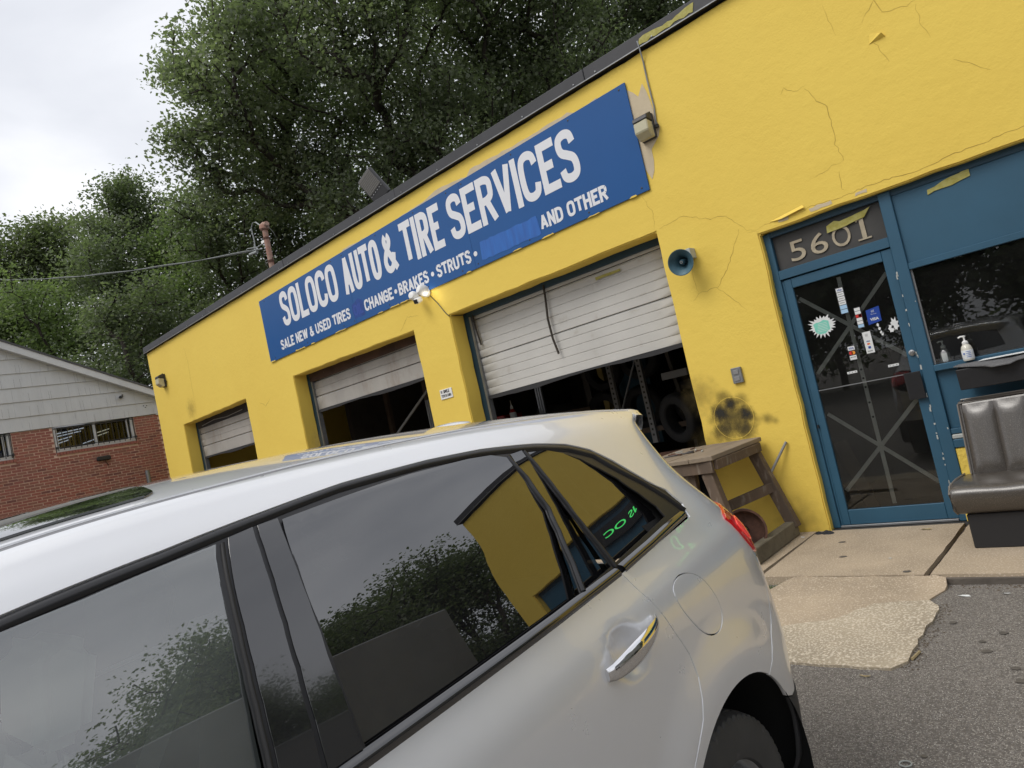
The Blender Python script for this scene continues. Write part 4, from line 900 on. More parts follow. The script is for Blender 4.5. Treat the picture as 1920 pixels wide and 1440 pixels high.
# rag at the door corner, litter
mat('rag', (.022, .024, .03), .9, bump=(20, .5, .01))
rag = MB(); r = random.Random(9)
for k in range(9): x, y = -2.56+r.uniform(-.07, .07), -.09+r.uniform(-.03, .03); rag.lathe([(0, .022*r.uniform(.5, 1.3)), (.02, .014), (.034, .0)], 7, (x, y, 0))
tag(rag.build('rag', 'rag', smooth=True, angle=70), 'crumpled dark rag on the slab at the left foot of the glass door', 'rag')
mat('leaf_dry', (.38, .30, .16), .8, var=(20, .3))
def litter(x, y, z, s, sd, name, label, cat, m):
    r = random.Random(sd); a0 = r.uniform(0, 6); poly = []
    for k in range(10): a = a0+k*.628; q = s*(1+r.uniform(-.35, .35)); poly.append((x+q*1.5*math.cos(a), y+q*.6*math.sin(a), z+.003+r.uniform(0, .007)))
    poly.append((x, y, z+.008)); mb = MB().add(poly, [(k, (k+1) % 10, 10) for k in range(10)]); return tag(mb.build(name, m), label, cat)
litter(-1.72, -.17, 0, .03, 1, 'dry_leaf', 'pale dry leaf lying in front of the glass door threshold', 'leaf', 'leaf_dry')
litter(-1.20, -1.66, ground_z(-1.2, -1.66), .022, 2, 'paper_scrap', 'white scrap at the corner of the kerb beside the apron', 'litter', 'white_paper')
litter(-.99, -1.62, ground_z(-1, -1.6), .014, 3, 'paper_scrap', 'tiny white scrap on the asphalt below the booth bench', 'litter', 'white_paper')
litter(-1.44, -2.88, ground_z(-1.4, -2.9), .016, 4, 'dry_leaf', 'small tan leaf at the lower edge of the concrete apron', 'leaf', 'leaf_dry')
litter(-1.78, -1.0, 0, .01, 5, 'paper_scrap', 'small pale scrap near the kerb on the middle slab', 'litter', 'chipped')
litter(-2.72, -.22, 0, .013, 8, 'paper_scrap', 'small white scrap by the foot of the yellow pier', 'litter', 'white_paper')
tag(MB().tube([(-1.268, -2.66, ground_z(0, -2.6)+.008), (-1.255, -2.56, ground_z(0, -2.6)+.008)], .008, 6).build('cigarette_end', 'leaf_dry'), 'tan cigarette end along the right edge of the concrete apron', 'litter')
tag(MB().tube([(-1.08+.022*math.cos(a*.42), -3.62+.022*math.sin(a*.42), ground_z(0, -3.6)+.006) for a in range(16)], .003, 6, caps=False).build('rubber_ring', 'chipped'), 'small pale ring lying on the asphalt behind the car', 'ring')
# gravel and weeds in the slab joint and along the kerb
g = MB(); r = random.Random(21)
for k in range(700):
    c = r.random()
    if c < .45: y = r.uniform(-1.42, -.05); x = -1.46+.012+.02+(y+.1)*-.02+r.uniform(-.022, .026); z = -.012; s = r.uniform(.003, .009)
    elif c < .75: x = r.uniform(-1.4, .4); y = -1.44-abs(r.gauss(0, .05)); z = ground_z(x, y); s = r.uniform(.003, .010)
    else: y = r.uniform(-2.8, -1.8); x = -1.27+r.gauss(0, .03); z = ground_z(x, y); s = r.uniform(.003, .008)
    q = [(x-s, y-s*.6, z), (x+s, y-s*.5, z), (x+s*.7, y+s*.7, z), (x-s*.8, y+s*.6, z), (x, y, z+s*r.uniform(.6, 1.2))]; g.add(q, [(0, 1, 4), (1, 2, 4), (2, 3, 4), (3, 0, 4)])
mat('gravel', (.15, .12, .09), .95, var=(60, .6)); tag(g.build('grit', 'gravel'), kind='stuff')
g = MB()
for k in range(260):
    x, y = -2.44+r.gauss(0, .06), -1.50+r.gauss(0, .035); z = ground_z(x, y); a = r.uniform(0, 6.3); h = r.uniform(.01, .04)
    g.add([(x-.002, y, z), (x+.002, y, z), (x+h*.5*math.cos(a), y+h*.5*math.sin(a), z+h)], [(0, 1, 2)])
mat('weed', (.07, .11, .03), .8); tag(g.build('weeds', 'weed'), kind='stuff')

# ================================================================ dim workshop interior
def upright(x, y, zt, label):
    t = thing('shelf_upright', None, None, (x, y, 0))
    return t
rack = thing('storage_rack', 'tall storage rack with perforated grey uprights inside the big open bay', 'rack', (-6, 2.4, 0))
for k, (x, y) in enumerate([(-5.91, 2.0), (-5.40, 2.0)]):
    fr_ = put(MB().box(x-.038, x+.038, y, y+.006, .9, 2.9).box(x+.032, x+.038, y+.006, y+.06, .9, 2.9).build('upright', 'rack_grey'), rack)
    for j in range(24):
        z = 1.0+j*.076
        put(MB().box(x-.014, x+.014, y-.003, y-.0005, z, z+.030).build('slot', 'groove_dark'), fr_)
put(MB().bar((-5.43, 2.02, 2.12), (-5.83, 2.02, 1.45), .028, .02).build('diagonal', 'galv'), rack)
for z in (1.05, 2.45): put(MB().box(-7.0, -4.6, 2.06, 2.12, z, z+.07).build('beam', 'raw_wood_dim'), rack)
mat('tyre_old', (.016, .016, .017), .8, var=(3, .3), bump=(30, .3, .004))
def tyre_mb(R_=.33, w=.2, n=36):
    h = w/2; p = [(R_*.60, -h*.75), (R_*.64, -h*.95), (R_*.80, -h), (R_*.93, -h*.92), (R_*.985, -h*.7), (R_, -h*.3), (R_, h*.3), (R_*.985, h*.7), (R_*.93, h*.92), (R_*.80, h), (R_*.64, h*.95), (R_*.60, h*.75), (R_*.60, -h*.75)]
    return MB().lathe(p, n)
first = None
spots_t = [((-5.65, 2.35, 1.42), (0, 1, .15), 'black tyre on the rack between the two perforated uprights'), ((-4.95, 2.5, 1.35), (.3, 1, 0), 'black tyre standing right of the perforated uprights'), ((-6.35, 2.4, 1.45), (0, 1, .1), 'black tyre on the rack left of the perforated uprights'),
    ((-7.0, 2.0, 1.62), (0, .2, 1), 'black tyre lying on the top of the tyre stack inside the big bay'), ((-7.0, 2.0, 1.42), (.1, .2, 1), 'black tyre lying second from the top of the tyre stack'), ((-5.6, 2.4, 2.15), (0, 1, .1), 'black tyre hung high behind the diagonal brace'), ((-4.7, 1.6, 1.2), (.4, 1, .1), 'black tyre standing low at the right side of the big bay'), ((-6.3, 2.45, 2.1), (0, 1, .1), 'black tyre high on the rack behind the left upright')]
for loc, d, lab in spots_t:
    if first is None: o = tyre_mb().build('tyre', 'tyre_old', smooth=True); first = o
    else: o = first.copy(); col.objects.link(o)
    o.location = loc; o.rotation_euler = Vector(d).to_track_quat('Z', 'Y').to_euler(); tag(o, lab, 'tyre', 'tyres stored in the workshop')
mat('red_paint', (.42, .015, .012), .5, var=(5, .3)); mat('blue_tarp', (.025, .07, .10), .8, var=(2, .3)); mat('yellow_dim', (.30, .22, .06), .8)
bt = thing('spray_bottle', 'red oil bottle with white collar and spout at the left of the big bay', 'bottle', (-6.9, 1.1, 1.7))
bc = (-6.97, .95, 1.60)
put(MB().lathe([(0, 0), (.045, 0), (.047, .15), (.03, .19), (.02, .2)], 16, bc).build('body', 'red_paint', smooth=True), bt)
put(MB().lathe([(.049, .06), (.05, .07), (.05, .14), (.049, .15)], 16, bc).build('label', 'white_paper', smooth=True), bt)
put(MB().lathe([(.021, .19), (.022, .23), (.008, .26), (.003, .33), (0, .33)], 12, bc).build('spout', 'white_plastic', smooth=True), bt)
cb_ = thing('workbench', 'cluttered dark workbench behind the left of the big bay', 'bench', (-7.1, 1.2, 0))
put(MB().box(-7.9, -6.0, .75, 1.5, 1.52, 1.60).build('top', 'raw_wood_dim', bevel=.01), cb_)
put(MB().box(-7.7, -7.2, 1.0, 1.4, 1.60, 1.74).build('tool_chest', 'red_paint', bevel=.01), cb_)
for x in (-7.85, -6.08): put(MB().box(x, x+.07, .8, .87, 0, 1.52).build('leg', 'raw_wood_dim'), cb_)
ps = thing('door_post', 'pale ribbed aluminium post standing in the left of the big bay', 'post', (-6.9, 1.8, 0))
for k in range(3): put(MB().box(-7.03+k*.045, -7.0+k*.045, 1.6, 1.64, 1.0, 2.5).build('rib', 'galv'), ps)
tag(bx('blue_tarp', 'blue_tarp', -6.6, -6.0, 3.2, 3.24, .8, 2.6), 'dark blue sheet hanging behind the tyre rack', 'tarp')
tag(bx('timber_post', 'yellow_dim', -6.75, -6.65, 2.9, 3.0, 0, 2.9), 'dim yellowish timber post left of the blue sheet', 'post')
lift = thing('vehicle_lift', 'grey lift arm with pale cross plate at the right side of the big bay', 'lift', (-4.8, 2, 0))
put(MB().bar((-4.96, 2.0, 2.6), (-4.75, 2.0, .6), .06, .05).build('column', 'interior_block'), lift)
put(MB().box(-5.02, -4.62, 1.9, 1.96, 1.72, 1.82).build('cross_plate', 'rack_grey', bevel=.006), lift)
put(MB().box(-4.9, -4.2, 1.2, 1.3, .72, .82).build('arm', 'rust', bevel=.006), lift)
# middle bay
tp = thing('timber_stand', 'brown timber frame standing inside the middle bay', 'frame', (-10, 1.5, 0))
for x in (-11.25, -10.05): put(MB().box(x, x+.10, 2.0, 2.08, 0, 3.2).build('stud', 'raw_wood_dim', bevel=.004), tp)
put(MB().box(-11.2, -8.6, 2.0, 2.06, 1.55, 1.66).build('rail', 'raw_wood_dim', bevel=.004), tp)
ch_ = thing('aluminium_channel', 'short pale grooved channel upright in the middle bay', 'post', (-9.6, 1.6, 0))
for k in range(3): put(MB().box(-9.46+k*.05, -9.42+k*.05, 1.5, 1.53, 1.2, 2.32).build('rib', 'galv'), ch_)
tag(MB().tube([(-10.3, 1.2, 1.7), (-8.4, .9, 2.55)], .022, 6).build('lift_bar', 'rack_grey'), 'thin dark bar slanting up across the middle bay opening', 'bar')
tag(MB().tube([(-10.9, .5, 1.75), (-10.2, .6, 1.55)], .014, 6).build('lift_cable', 'black_metal'), 'thin dark rod low at the left of the middle bay', 'rod')

# ================================================================ brick house on the left
XB = -20.0
house = thing('brick_house', 'red brick house with white shingle gable and barred windows left of the yellow garage', 'building', (XB-4, -4, 0))
H = lambda o: put(o, house)
mat('brick_red', (.33, .118, .082), .85, var=(1.1, .25, (.26, .098, .078)), bump=(24, .4, .006)); mat('brick_dark', (.21, .085, .07), .85, var=(3, .2), bump=(24, .4, .006)); mat('brick_brown', (.29, .13, .095), .85, var=(3, .2), bump=(24, .4, .006))
mat('mortar', (.66, .46, .36), .95, var=(2, .25, (.55, .40, .33))); mat('shingle_white', (.56, .57, .57), .7, var=(1.2, .12), stain=[(3, .62, (.30, .31, .32), .5), (20, .68, (.16, .16, .17), .6)], scale_vec=(1, 3, .6), bump=(20, .3, .006))
mat('trim_white', (.62, .63, .63), .6, var=(2, .15), stain=(4, .62, (.33, .34, .35), .5)); mat('roof_grey', (.10, .10, .105), .9, var=(3, .3), bump=(20, .4, .01)); mat('bar_black', (.02, .02, .022), .5); mat('window_dark', (.035, .038, .042), .6, var=(1, .4)); mat('shingle_edge', (.07, .07, .075), .9)
YE, YW, YR = 1.22, -11.5, 1.16            # visible corner and far corner of the gable wall
apexY = (YR+YW)/2; apexZ = 4.42+(YR-apexY)*.476
MW = lambda a, b, c, d: H(MB().box(XB-.30, XB-.004, a, b, c, d).build('mortar_wall', 'mortar'))
MW(YW, YE, -.2, 3.31); MW(.52, YE, 3.31, 3.96); MW(-2.22, -1.36, 3.31, 3.96); MW(YW, -4.30, 3.31, 3.96)
H(MB().box(XB-8, XB-.301, YE-.3, YE-.0, -.2, 3.96).build('side_wall', 'brick_dark'))
holes = [(-1.36, .52, 3.31, 3.96), (-4.30, -2.22, 3.31, 3.96)]
BW, BH, GAP = .203, .0677, .0135
br = {}
def brick_mesh(m):
    me = MB().box(-.006, .006, 0, BW-GAP, 0, BH-GAP).build('brick', m).data
    return me
meshes = {}
for m in ('brick_red', 'brick_dark', 'brick_brown'):
    o = MB().box(-.003, .004, 0, BW-GAP, 0, BH-GAP).build('brick', m, bevel=.0); meshes[m] = o.data; bpy.data.objects.remove(o)
r = random.Random(5); cells = []
for row in range(60):
    z = 3.955-(row+1)*BH
    if z < -.1: break
    y = YE-(0 if row % 2 == 0 else BW/2); first_ = True
    while y > YW:
        w = BW-GAP; segs = [(y-w, y)]
        for h in holes:
            if h[2]-.08 < z+BH/2 < h[3]:
                new = []
                for a, b in segs:
                    if b <= h[0]-.012 or a >= h[1]+.012: new.append((a, b))
                    else:
                        if a < h[0]-.06: new.append((a, h[0]-.012))
                        if b > h[1]+.06: new.append((h[1]+.012, b))
                segs = new
        cells += [(a, z, b-a) for a, b in segs]
        y -= BW
# nearest 300 in view as single bricks, the rest joined
def vis(c): return (0 if (-3.2 < c[0] < 1.1 and c[1] > 1.9) else 1, abs(c[0]+1.0)+abs(c[1]-3.3)*.5)
cells.sort(key=vis)
root_inv = Matrix.Translation(-Vector(house.location))
for k, (y0, z, wd) in enumerate(cells[:300]):
    o = bpy.data.objects.new('brick', meshes[r.choice(['brick_red']*8+['brick_brown']*4+['brick_dark'])]); col.objects.link(o)
    o.location = (XB+r.uniform(-.002, .002), y0+r.uniform(-.004, .004), z+r.uniform(-.0015, .0015)); o.scale = (1, wd/(BW-GAP)*(1+r.uniform(-.03, .0)), 1+r.uniform(-.06, .04)); o.parent = house; o.matrix_parent_inverse = root_inv
for m, sel in (('brick_red', [c for i, c in enumerate(cells[300:]) if (i*7) % 13 > 4]), ('brick_brown', [c for i, c in enumerate(cells[300:]) if 0 < (i*7) % 13 <= 4]), ('brick_dark', [c for i, c in enumerate(cells[300:]) if (i*7) % 13 == 0])):
    mb = MB()
    for y0, z, wd in sel: j = r.uniform(-.002, .002); mb.box(XB-.003+j, XB+.004+j, y0, y0+wd, z, z+BH-GAP)
    H(tag(mb.build('brickwork', m), kind='stuff'))
# windows with bars and brick sills
def barred_window(y0, y1, z0, z1, mull):
    f = H(MB().box(XB-.12, XB-.02, y0, y1, z0, z0+.08).box(XB-.12, XB-.02, y0, y0+.07, z0+.08, z1).box(XB-.12, XB-.02, y1-.07, y1, z0+.08, z1).box(XB-.10, XB-.04, mull-.035, mull+.035, z0+.055, z1).box(XB-.11, XB-.03, y1-.16, y1-.12, z0+.055, z1).build('window', 'trim_white'))
    put(MB().box(XB-.085, XB-.08, y0+.05, y1-.05, z0+.055, z1).build('pane', 'upper_window_glass'), f)
    put(MB().box(XB-.29, XB-.28, y0-.05, y1+.05, z0-.05, z1+.05).build('dark_room', 'window_dark'), f)
    n = int((y1-y0)/.125)
    for k in range(n+1): y = y0+.03+k*(y1-y0-.06)/n; put(MB().tube([(XB+.05, y, z0+.03), (XB+.05, y, z1-.02)], .009, 6).build('bar', 'bar_black'), f)
    for z in (z0+.10, z1-.03): put(MB().tube([(XB+.05, y0-.02, z), (XB+.05, y1+.02, z)], .010, 6).build('bar_rail', 'bar_black'), f)
    for y in (y0, y1): put(MB().box(XB-.02, XB+.055, y-.02, y+.02, z0+.08, z0+.13).build('bar_bracket', 'bar_black'), f)
    s = H(MB().box(XB-.05, XB+.02, y0-.02, y1+.03, z0-.085, z0-.075).build('sill_bed', 'mortar'))
    yy = y0-.02
    while yy < y1+.03: put(MB().box(XB-.03, XB+.035, yy+.004, yy+.064, z0-.078, z0-.004).build('sill_brick', 'brick_red'), s); yy += .068
    return f
w1_ = barred_window(-1.34, .50, 3.33, 3.93, -.42); w2_ = barred_window(-4.28, -2.24, 3.33, 3.93, -3.3)
# strip lights seen through the pane
mat('tube_light', (.9, .9, .9), .5, emit=((.9, .92, 1), 1.6)); mat('tube_warm', (.9, .85, .7), .5, emit=((1, .9, .65), 1.3))
for k, (y0, y1, z, mm) in enumerate([(-1.28, -.60, 3.83, 'tube_light'), (-1.28, -.68, 3.76, 'tube_light'), (-1.28, -.9, 3.66, 'tube_light'), (-1.28, -.98, 3.58, 'tube_light'), (-.36, -.02, 3.72, 'tube_warm'), (-.34, -.05, 3.64, 'tube_warm'), (-.68, -.40, 3.50, 'tube_light')]):
    put(MB().bar((XB-.24, y0, z-.02), (XB-.24, y1, z+.045), .022, .022).build('strip_light', mm), w1_)
# shingle gable in five exposed courses, each course a row of shingles
courses = [3.965, 4.30, 4.67, 5.02, 5.37, 5.72, 6.07, 6.42, 6.77, 7.1, 7.45]
def rake_y(z): return YR-(z-4.38)/.476       # right rake line
H(MB().prism([(YW, 3.97), (YE, 3.97), (YE, 4.38), (apexY, apexZ-.02), (YW, 4.40)], XB-.3, XB-.02, 'yz').build('gable_backing', 'shingle_white'))
rs = random.Random(8)
for k in range(len(courses)-1):
    z0, z1 = courses[k], courses[k+1]
    y = YE+.02
    while y > YW:
        w = .60 if rs.random() < .8 else .45; ya, yb = y-w+.0015, y; y -= w
        def top(yy):
            d = yy-apexY; lim = apexZ-abs(d)*.476+.01
            return min(z1+.03, lim)
        ta, tb_ = top(ya), top(yb)
        if max(ta, tb_) < z0+.02: continue
        ta, tb_ = max(ta, z0+.001), max(tb_, z0+.001)
        o = H(MB().add([(XB+.040, ya, z0), (XB+.040, yb, z0), (XB+.012, yb, tb_), (XB+.012, ya, ta), (XB+.018, ya, z0), (XB+.018, yb, z0)], [(0, 1, 2, 3), (0, 4, 5, 1), (0, 3, 4), (1, 5, 2)]).build('shingle', 'shingle_white'))
        for j in range(3):
            yy = ya+rs.uniform(.03, w-.03)
            tz = min(top(yy), z1)
            if tz > z0+.1: put(MB().add([(XB+.0415, yy, z0+.003), (XB+.0415, yy+.003, z0+.003), (XB+.0155, yy+.003, tz-.03), (XB+.0155, yy, tz-.03)], [(0, 1, 2, 3)]).build('groove', 'shingle_edge'), o) if rs.random() < .55 else None
H(MB().box(XB-.02, XB+.035, YR-.06, YR+.08, 3.93, 4.40).build('corner_board', 'trim_white', bevel=.004))
# roof planes, fascia and rake boards
for s_ in (1, -1):
    e = (YR+.16) if s_ == 1 else (YW-.22)
    ez = apexZ-abs(e-apexY)*.476
    a, b = Vector((0, apexY, apexZ)), Vector((0, e, ez))
    n_ = Vector((0, -(b.z-a.z), (b.y-a.y))).normalized(); n_ = n_ if n_.z > 0 else -n_
    def slab_(off0, off1, x0, x1, nm, m):
        P = [a+n_*off0, b+n_*off0, b+n_*off1, a+n_*off1]; return H(MB().prism([(p.y, p.z) for p in P], x0, x1, 'yz').build(nm, m))
    slab_(.0, .14, XB-8, XB+.20, 'roof', 'roof_grey')
    slab_(-.03, .17, XB+.201, XB+.235, 'rake_board', 'trim_white')
    slab_(.13, .175, XB+.19, XB+.26, 'rake_cap', 'roof_grey')
    slab_(-.02, -.001, XB-.0, XB+.20, 'soffit', 'trim_white')
for k in range(3): H(MB().lathe([(0, .0), (.012, .001), (.012, .01)], 8, (XB+.035, 0, 0), 'x').build('vent_hole', 'bar_black')).location = (0, .82+.04*k, 4.22-.05*(k % 2))
gc = thing('bullet_camera', 'small dark bullet camera on the white shingle gable', 'camera', (XB, .3, 4.55))
put(MB().tube([(XB+.03, .33, 4.53), (XB+.16, .25, 4.50)], .035, 12).build('camera_body', 'fascia_dark', smooth=True), gc); put(MB().tube([(XB+.03, .36, 4.58), (XB+.06, .34, 4.55)], .02, 8).build('mount', 'rack_grey'), gc)
wb_ = thing('wrapped_lamp', 'small fitting wrapped in black plastic on the brick wall', 'fitting', (XB, -.36, 3.02))
o = MB().box(XB+.01, XB+.09, -.52, -.20, 2.95, 3.06).build('plastic_wrap', 'bar_black', bevel=.02); put(o, wb_)
put(MB().tube([(XB+.03, -.33, 2.95), (XB+.03, -.30, 2.86), (XB+.03, -.27, 2.80)], .012, 6).build('wire_end', 'rust'), wb_)
tag(MB().tube([(-19.5, .44, 0), (-19.5, .44, 2.48)], .055, 12).build('vent_pipe', 'galv', smooth=True), 'grey galvanised pipe standing in front of the brick wall', 'pipe')

# ================================================================ rusty service mast and overhead cable
mat('rusty_pipe', (.30, .14, .10), .85, var=(9, .5, (.36, .26, .21)), stain=(14, .6, (.10, .035, .022), .8), bump=(20, .4, .006)); mat('cable_grey', (.28, .30, .30), .6); mat('cable_dark', (.03, .035, .03), .7)
mast = thing('service_mast', 'rusty service mast with cap rising behind the roof edge', 'mast', (-12.6, 1.0, 4.8))
a, b = Vector((-12.62, 1.0, 4.8)), Vector((-12.60, 1.0, 6.50))
put(MB().tube([a, b], .055, 12).build('pipe', 'rusty_pipe', smooth=True), mast)
put(MB().tube([b, b+Vector((0, 0, .03)), b+Vector((.01, 0, .10)), b+Vector((.04, 0, .15))], [.075, .10, .095, .04], 14).build('weatherhead', 'rusty_pipe', smooth=True), mast)
put(MB().tube([b+Vector((.02, 0, .08)), b+Vector((.13, 0, .10))], [.07, .05], 12).build('weatherhead_nose', 'rusty_pipe', smooth=True), mast)
for z in (6.33, 5.85): put(MB().lathe([(.058, -.02), (.066, -.02), (.066, .02), (.058, .02)], 14, (-12.605, 1, z)).build('clamp', 'rust'), mast)
for z in (6.28,): put(MB().box(-12.79, -12.66, .97, 1.03, z-.02, z+.05).build('insulator', 'white_plastic', bevel=.01), mast)
for z in (6.12, 6.06, 5.92, 5.86): put(MB().tube([(-12.66, 1, z), (-12.80, 1, z+.01), (-12.84, 1, z-.01), (-12.80, 1, z-.03)], .008, 6).build('hook', 'rack_grey'), mast)
sc_ = thing('service_cable', 'sagging overhead service cable running to the rusty mast', 'cable', (-18, 1, 8))
def sag(p, q, s, n=40): return [Vector(p).lerp(Vector(q), t/n)+Vector((0, 0, -s*4*(t/n)*(1-t/n))) for t in range(n+1)]
main = sag((-12.85, 1.0, 6.18), (-40.0, 1.2, 14.0), .35)
put(MB().tube(main, .013, 6).build('cable', 'cable_dark'), sc_); put(MB().tube([p+Vector((0, .02, .022+.012*math.sin(i*1.1))) for i, p in enumerate(main)], .008, 6).build('cable', 'cable_grey'), sc_)
put(MB().tube([(-13.05, 1, 6.20), (-13.35, 1, 6.24)], .03, 8).build('splice', 'cable_grey'), sc_)
put(MB().tube([(-13.1, 1, 6.22), (-13.08, 1, 6.45), (-13.10, 1, 6.72), (-13.0, 1, 6.80), (-12.88, 1, 6.77), (-12.68, 1, 6.60)], .014, 6).build('loop', 'cable_grey', smooth=True), sc_)
put(MB().tube([(-12.5, 1, 6.58), (-12.30, 1, 6.35), (-12.22, 1, 6.15), (-12.3, 1, 5.98), (-12.55, 1, 5.88)], .007, 6).build('loop', 'cable_dark', smooth=True), sc_)
put(MB().tube([(-13.4, 1, 6.38), (-13.0, 1, 6.28), (-12.75, 1, 6.28)], .010, 6).build('loop', 'cable_grey'), sc_)

# ================================================================ beyond the right end (seen in reflections)
tr = thing('box_trailer', 'grey box trailer parked beyond the right end of the yellow building', 'trailer', (9, 0, 0), 0)
mat('trailer_grey', (.20, .21, .215), .5, var=(2, .15))
put(MB().box(5.7, 8.2, -7.5, .35, .95, 3.95).build('body', 'trailer_grey', bevel=.03), tr)
for y in (-6.4, -5.2, -.6):
    put(MB().lathe([(0, 5.75), (.42, 5.75), (.48, 5.8), (.48, 6.05), (0, 6.05)], 20, (0, y, .38), 'x').build('wheel', 'tyre_old'), tr)

# ---- body surface of the car
def _ip(x,xs,ys): return float(np.interp(x,xs,ys))
def _pch(x,xs,ys):
    # smooth monotone-ish cubic interpolation (catmull-rom on irregular knots)
    n=len(xs)
    if x<=xs[0]: return ys[0]
    if x>=xs[-1]: return ys[-1]
    i=max(j for j in range(n-1) if xs[j]<=x)
    h=xs[i+1]-xs[i]; u=(x-xs[i])/h
    def sl(k):
        if k==0: return (ys[1]-ys[0])/(xs[1]-xs[0])
        if k==n-1: return (ys[-1]-ys[-2])/(xs[-1]-xs[-2])
        a=(ys[k]-ys[k-1])/(xs[k]-xs[k-1]); b=(ys[k+1]-ys[k])/(xs[k+1]-xs[k])
        return 0.0 if a*b<=0 and min(abs(a),abs(b))==0 else (a*(xs[k+1]-xs[k])+b*(xs[k]-xs[k-1]))/(xs[k+1]-xs[k-1])
    m0,m1=sl(i)*h,sl(i+1)*h
    return (2*u**3-3*u*u+1)*ys[i]+(u**3-2*u*u+u)*m0+(-2*u**3+3*u*u)*ys[i+1]+(u**3-u*u)*m1
ZR=([-.95,-.75,-.4,0,.5,1.0,1.5,1.8,2.05,2.35,2.7,3.0,3.3,3.6],[1.46,1.55,1.605,1.635,1.655,1.65,1.615,1.56,1.46,1.29,1.09,1.03,.96,.84])
ZB=([-.95,-.3,.2,.7,1.1,1.6,2.2,2.8,3.75],[1.16,1.145,1.115,1.075,1.045,1.01,.98,.95,.80])
Y1=[.80,.885,.915,.93,.915,.865,.775,.675,.61,.55,.30,0]
Y2=[.80,.885,.915,.925,.915,.88,.84,.77,.66,.52,.28,0]
F=[0,0,0,0,0,0,.38,.735,.865,.92,.98,1.0]
XRs=[-.88,-.95,-.99,-.97,-.91,-.82,-.68,-.585,-.57,-.57,-.57,-.57]   # rear end x at each knot
XFs=[3.40,3.46,3.52,3.54,3.50,3.44,3.41,3.39,3.38,3.38,3.38,3.38]
DR=[.42,.46,.48,.48,.50,.50,.46,.30,.14,.12,.12,.12]
def sstep(a,b,x):
    t=min(1,max(0,(x-a)/(b-a))); return t*t*(3-2*t)
def section(x,s):
    """body half section at station x, s in 0..11 -> (y,z)"""
    zr=_pch(x,*ZR); zb=min(_pch(x,*ZB),zr-.05)
    h=sstep(1.9,2.75,x)
    zk=[.17,.28,.50,.70,zb-.14]
    zk[3]=min(zk[3],zb-.22)
    zs=zk+[zb+F[k]*(zr-zb) for k in range(5,12)]
    ys=[Y1[k]*(1-h)+Y2[k]*h for k in range(12)]
    idx=list(range(12))
    y=_pch(s,idx,ys); z=_pch(s,idx,zs)
    # wheel-arch swell
    for wx in (-.13,2.50):
        r=math.hypot(x-wx,z-.30)
        y+=.022*(1-sstep(.44,.60,r)) if z<.98 else .022*(1-sstep(.44,.60,r))*(1-sstep(.98,1.05,z))
    # concave lower door
    y-=.018*math.exp(-((z-.62)/.16)**2)*sstep(.55,.85,x)*(1-sstep(1.8,2.1,x))
    # dished cups behind the door handles
    for hx in (.305,1.38):
        q=((x-hx)/.062)**2+((z-.968)/.052)**2
        y-=.024*math.exp(-(q**2)*.9)
    # plan taper
    y*=1-.085*sstep(-.1,-1.1,-abs(x) if x<0 else 0) if False else 1
    if x<0: y*=1-.062*(min(1,-x/.9))**2
    if x>2.4: y*=1-.10*((x-2.4)/1.3)**2
    return y,z
TC=3.0  # t: 0..1 front corner ; 1..TC.. body ; see below
def surf(t,s):
    """t<0: front corner/face (-1..0), 0..1 side from front to rear, 1..2 rear corner to centre"""
    xr=_pch(s,list(range(12)),XRs); xf=_pch(s,list(range(12)),XFs)
    dr=_pch(s,list(range(12)),DR); df=.7
    xa=xf-df; xb=xr+dr
    if 0<=t<=1:
        x=xa+(xb-xa)*t; y,z=section(x,s); return x,y,z
    n=2.6
    if t>1:
        th=(t-1)*math.pi/2; x=xb-dr*math.sin(th)**(2/n) if th>0 else xb; c=max(0,math.cos(th))**(2/n)
        y,z=section(x,s); return x,y*c,z
    th=(-t)*math.pi/2; x=xa+df*math.sin(th)**(2/n); c=max(0,math.cos(th))**(2/n)
    y,z=section(x,s); return x,y*c,z

# ================================================================ the silver car
mat('car_silver', (.80, .81, .83), .30, metal=.36, coat=1.0, var=(1.3, .05), rvar=.03)
mat('car_black_gloss', (.012, .012, .014), .10, coat=1.0, spec=1.0)
mat('car_trim', (.020, .020, .022), .32)
mat('car_plastic', (.030, .030, .032), .65, bump=(300, .2, .001))
mat('car_rubber', (.012, .012, .013), .6)
mat('car_under', (.010, .010, .010), .9)
mat('chrome', (.82, .82, .83), .06, metal=1)
mat('ditch_grey', (.17, .17, .18), .45)
mat('tail_red', (.50, .004, .008), .15, coat=.4, emit=((.8, .01, .01), .07)); mat('tail_inner', (.85, .05, .04), .2, coat=.4, emit=((1, .07, .05), .22)); mat('tail_amber', (.75, .17, .03), .15, coat=1)  # faint glow added to the red plastics to brighten their colour
mat('seat_leather', (.66, .67, .60), .6); mat('liner', (.34, .35, .33), .9); mat('cabin_dark', (.05, .052, .052), .8)
glass_mat('car_glass_tint', (.030, .032, .034), 1.0, haze=((.10, .10, .11), .10), ior=2.45)
glass_mat('car_glass_clear', (.66, .75, .72), 1.0, haze=((.36, .40, .39), .22), ior=2.6)  # dust haze, made paler to stand in for the brightness of mirrored sky
mat('sunroof_glass', (.012, .016, .014), .04, coat=1.0)
mat('tyre_rubber', (.060, .060, .060), .72, var=(6, .3), bump=(60, .3, .002), stain=(16, .63, (.16, .155, .15), .45))
mat('rim_silver', (.50, .51, .52), .3, metal=.8)

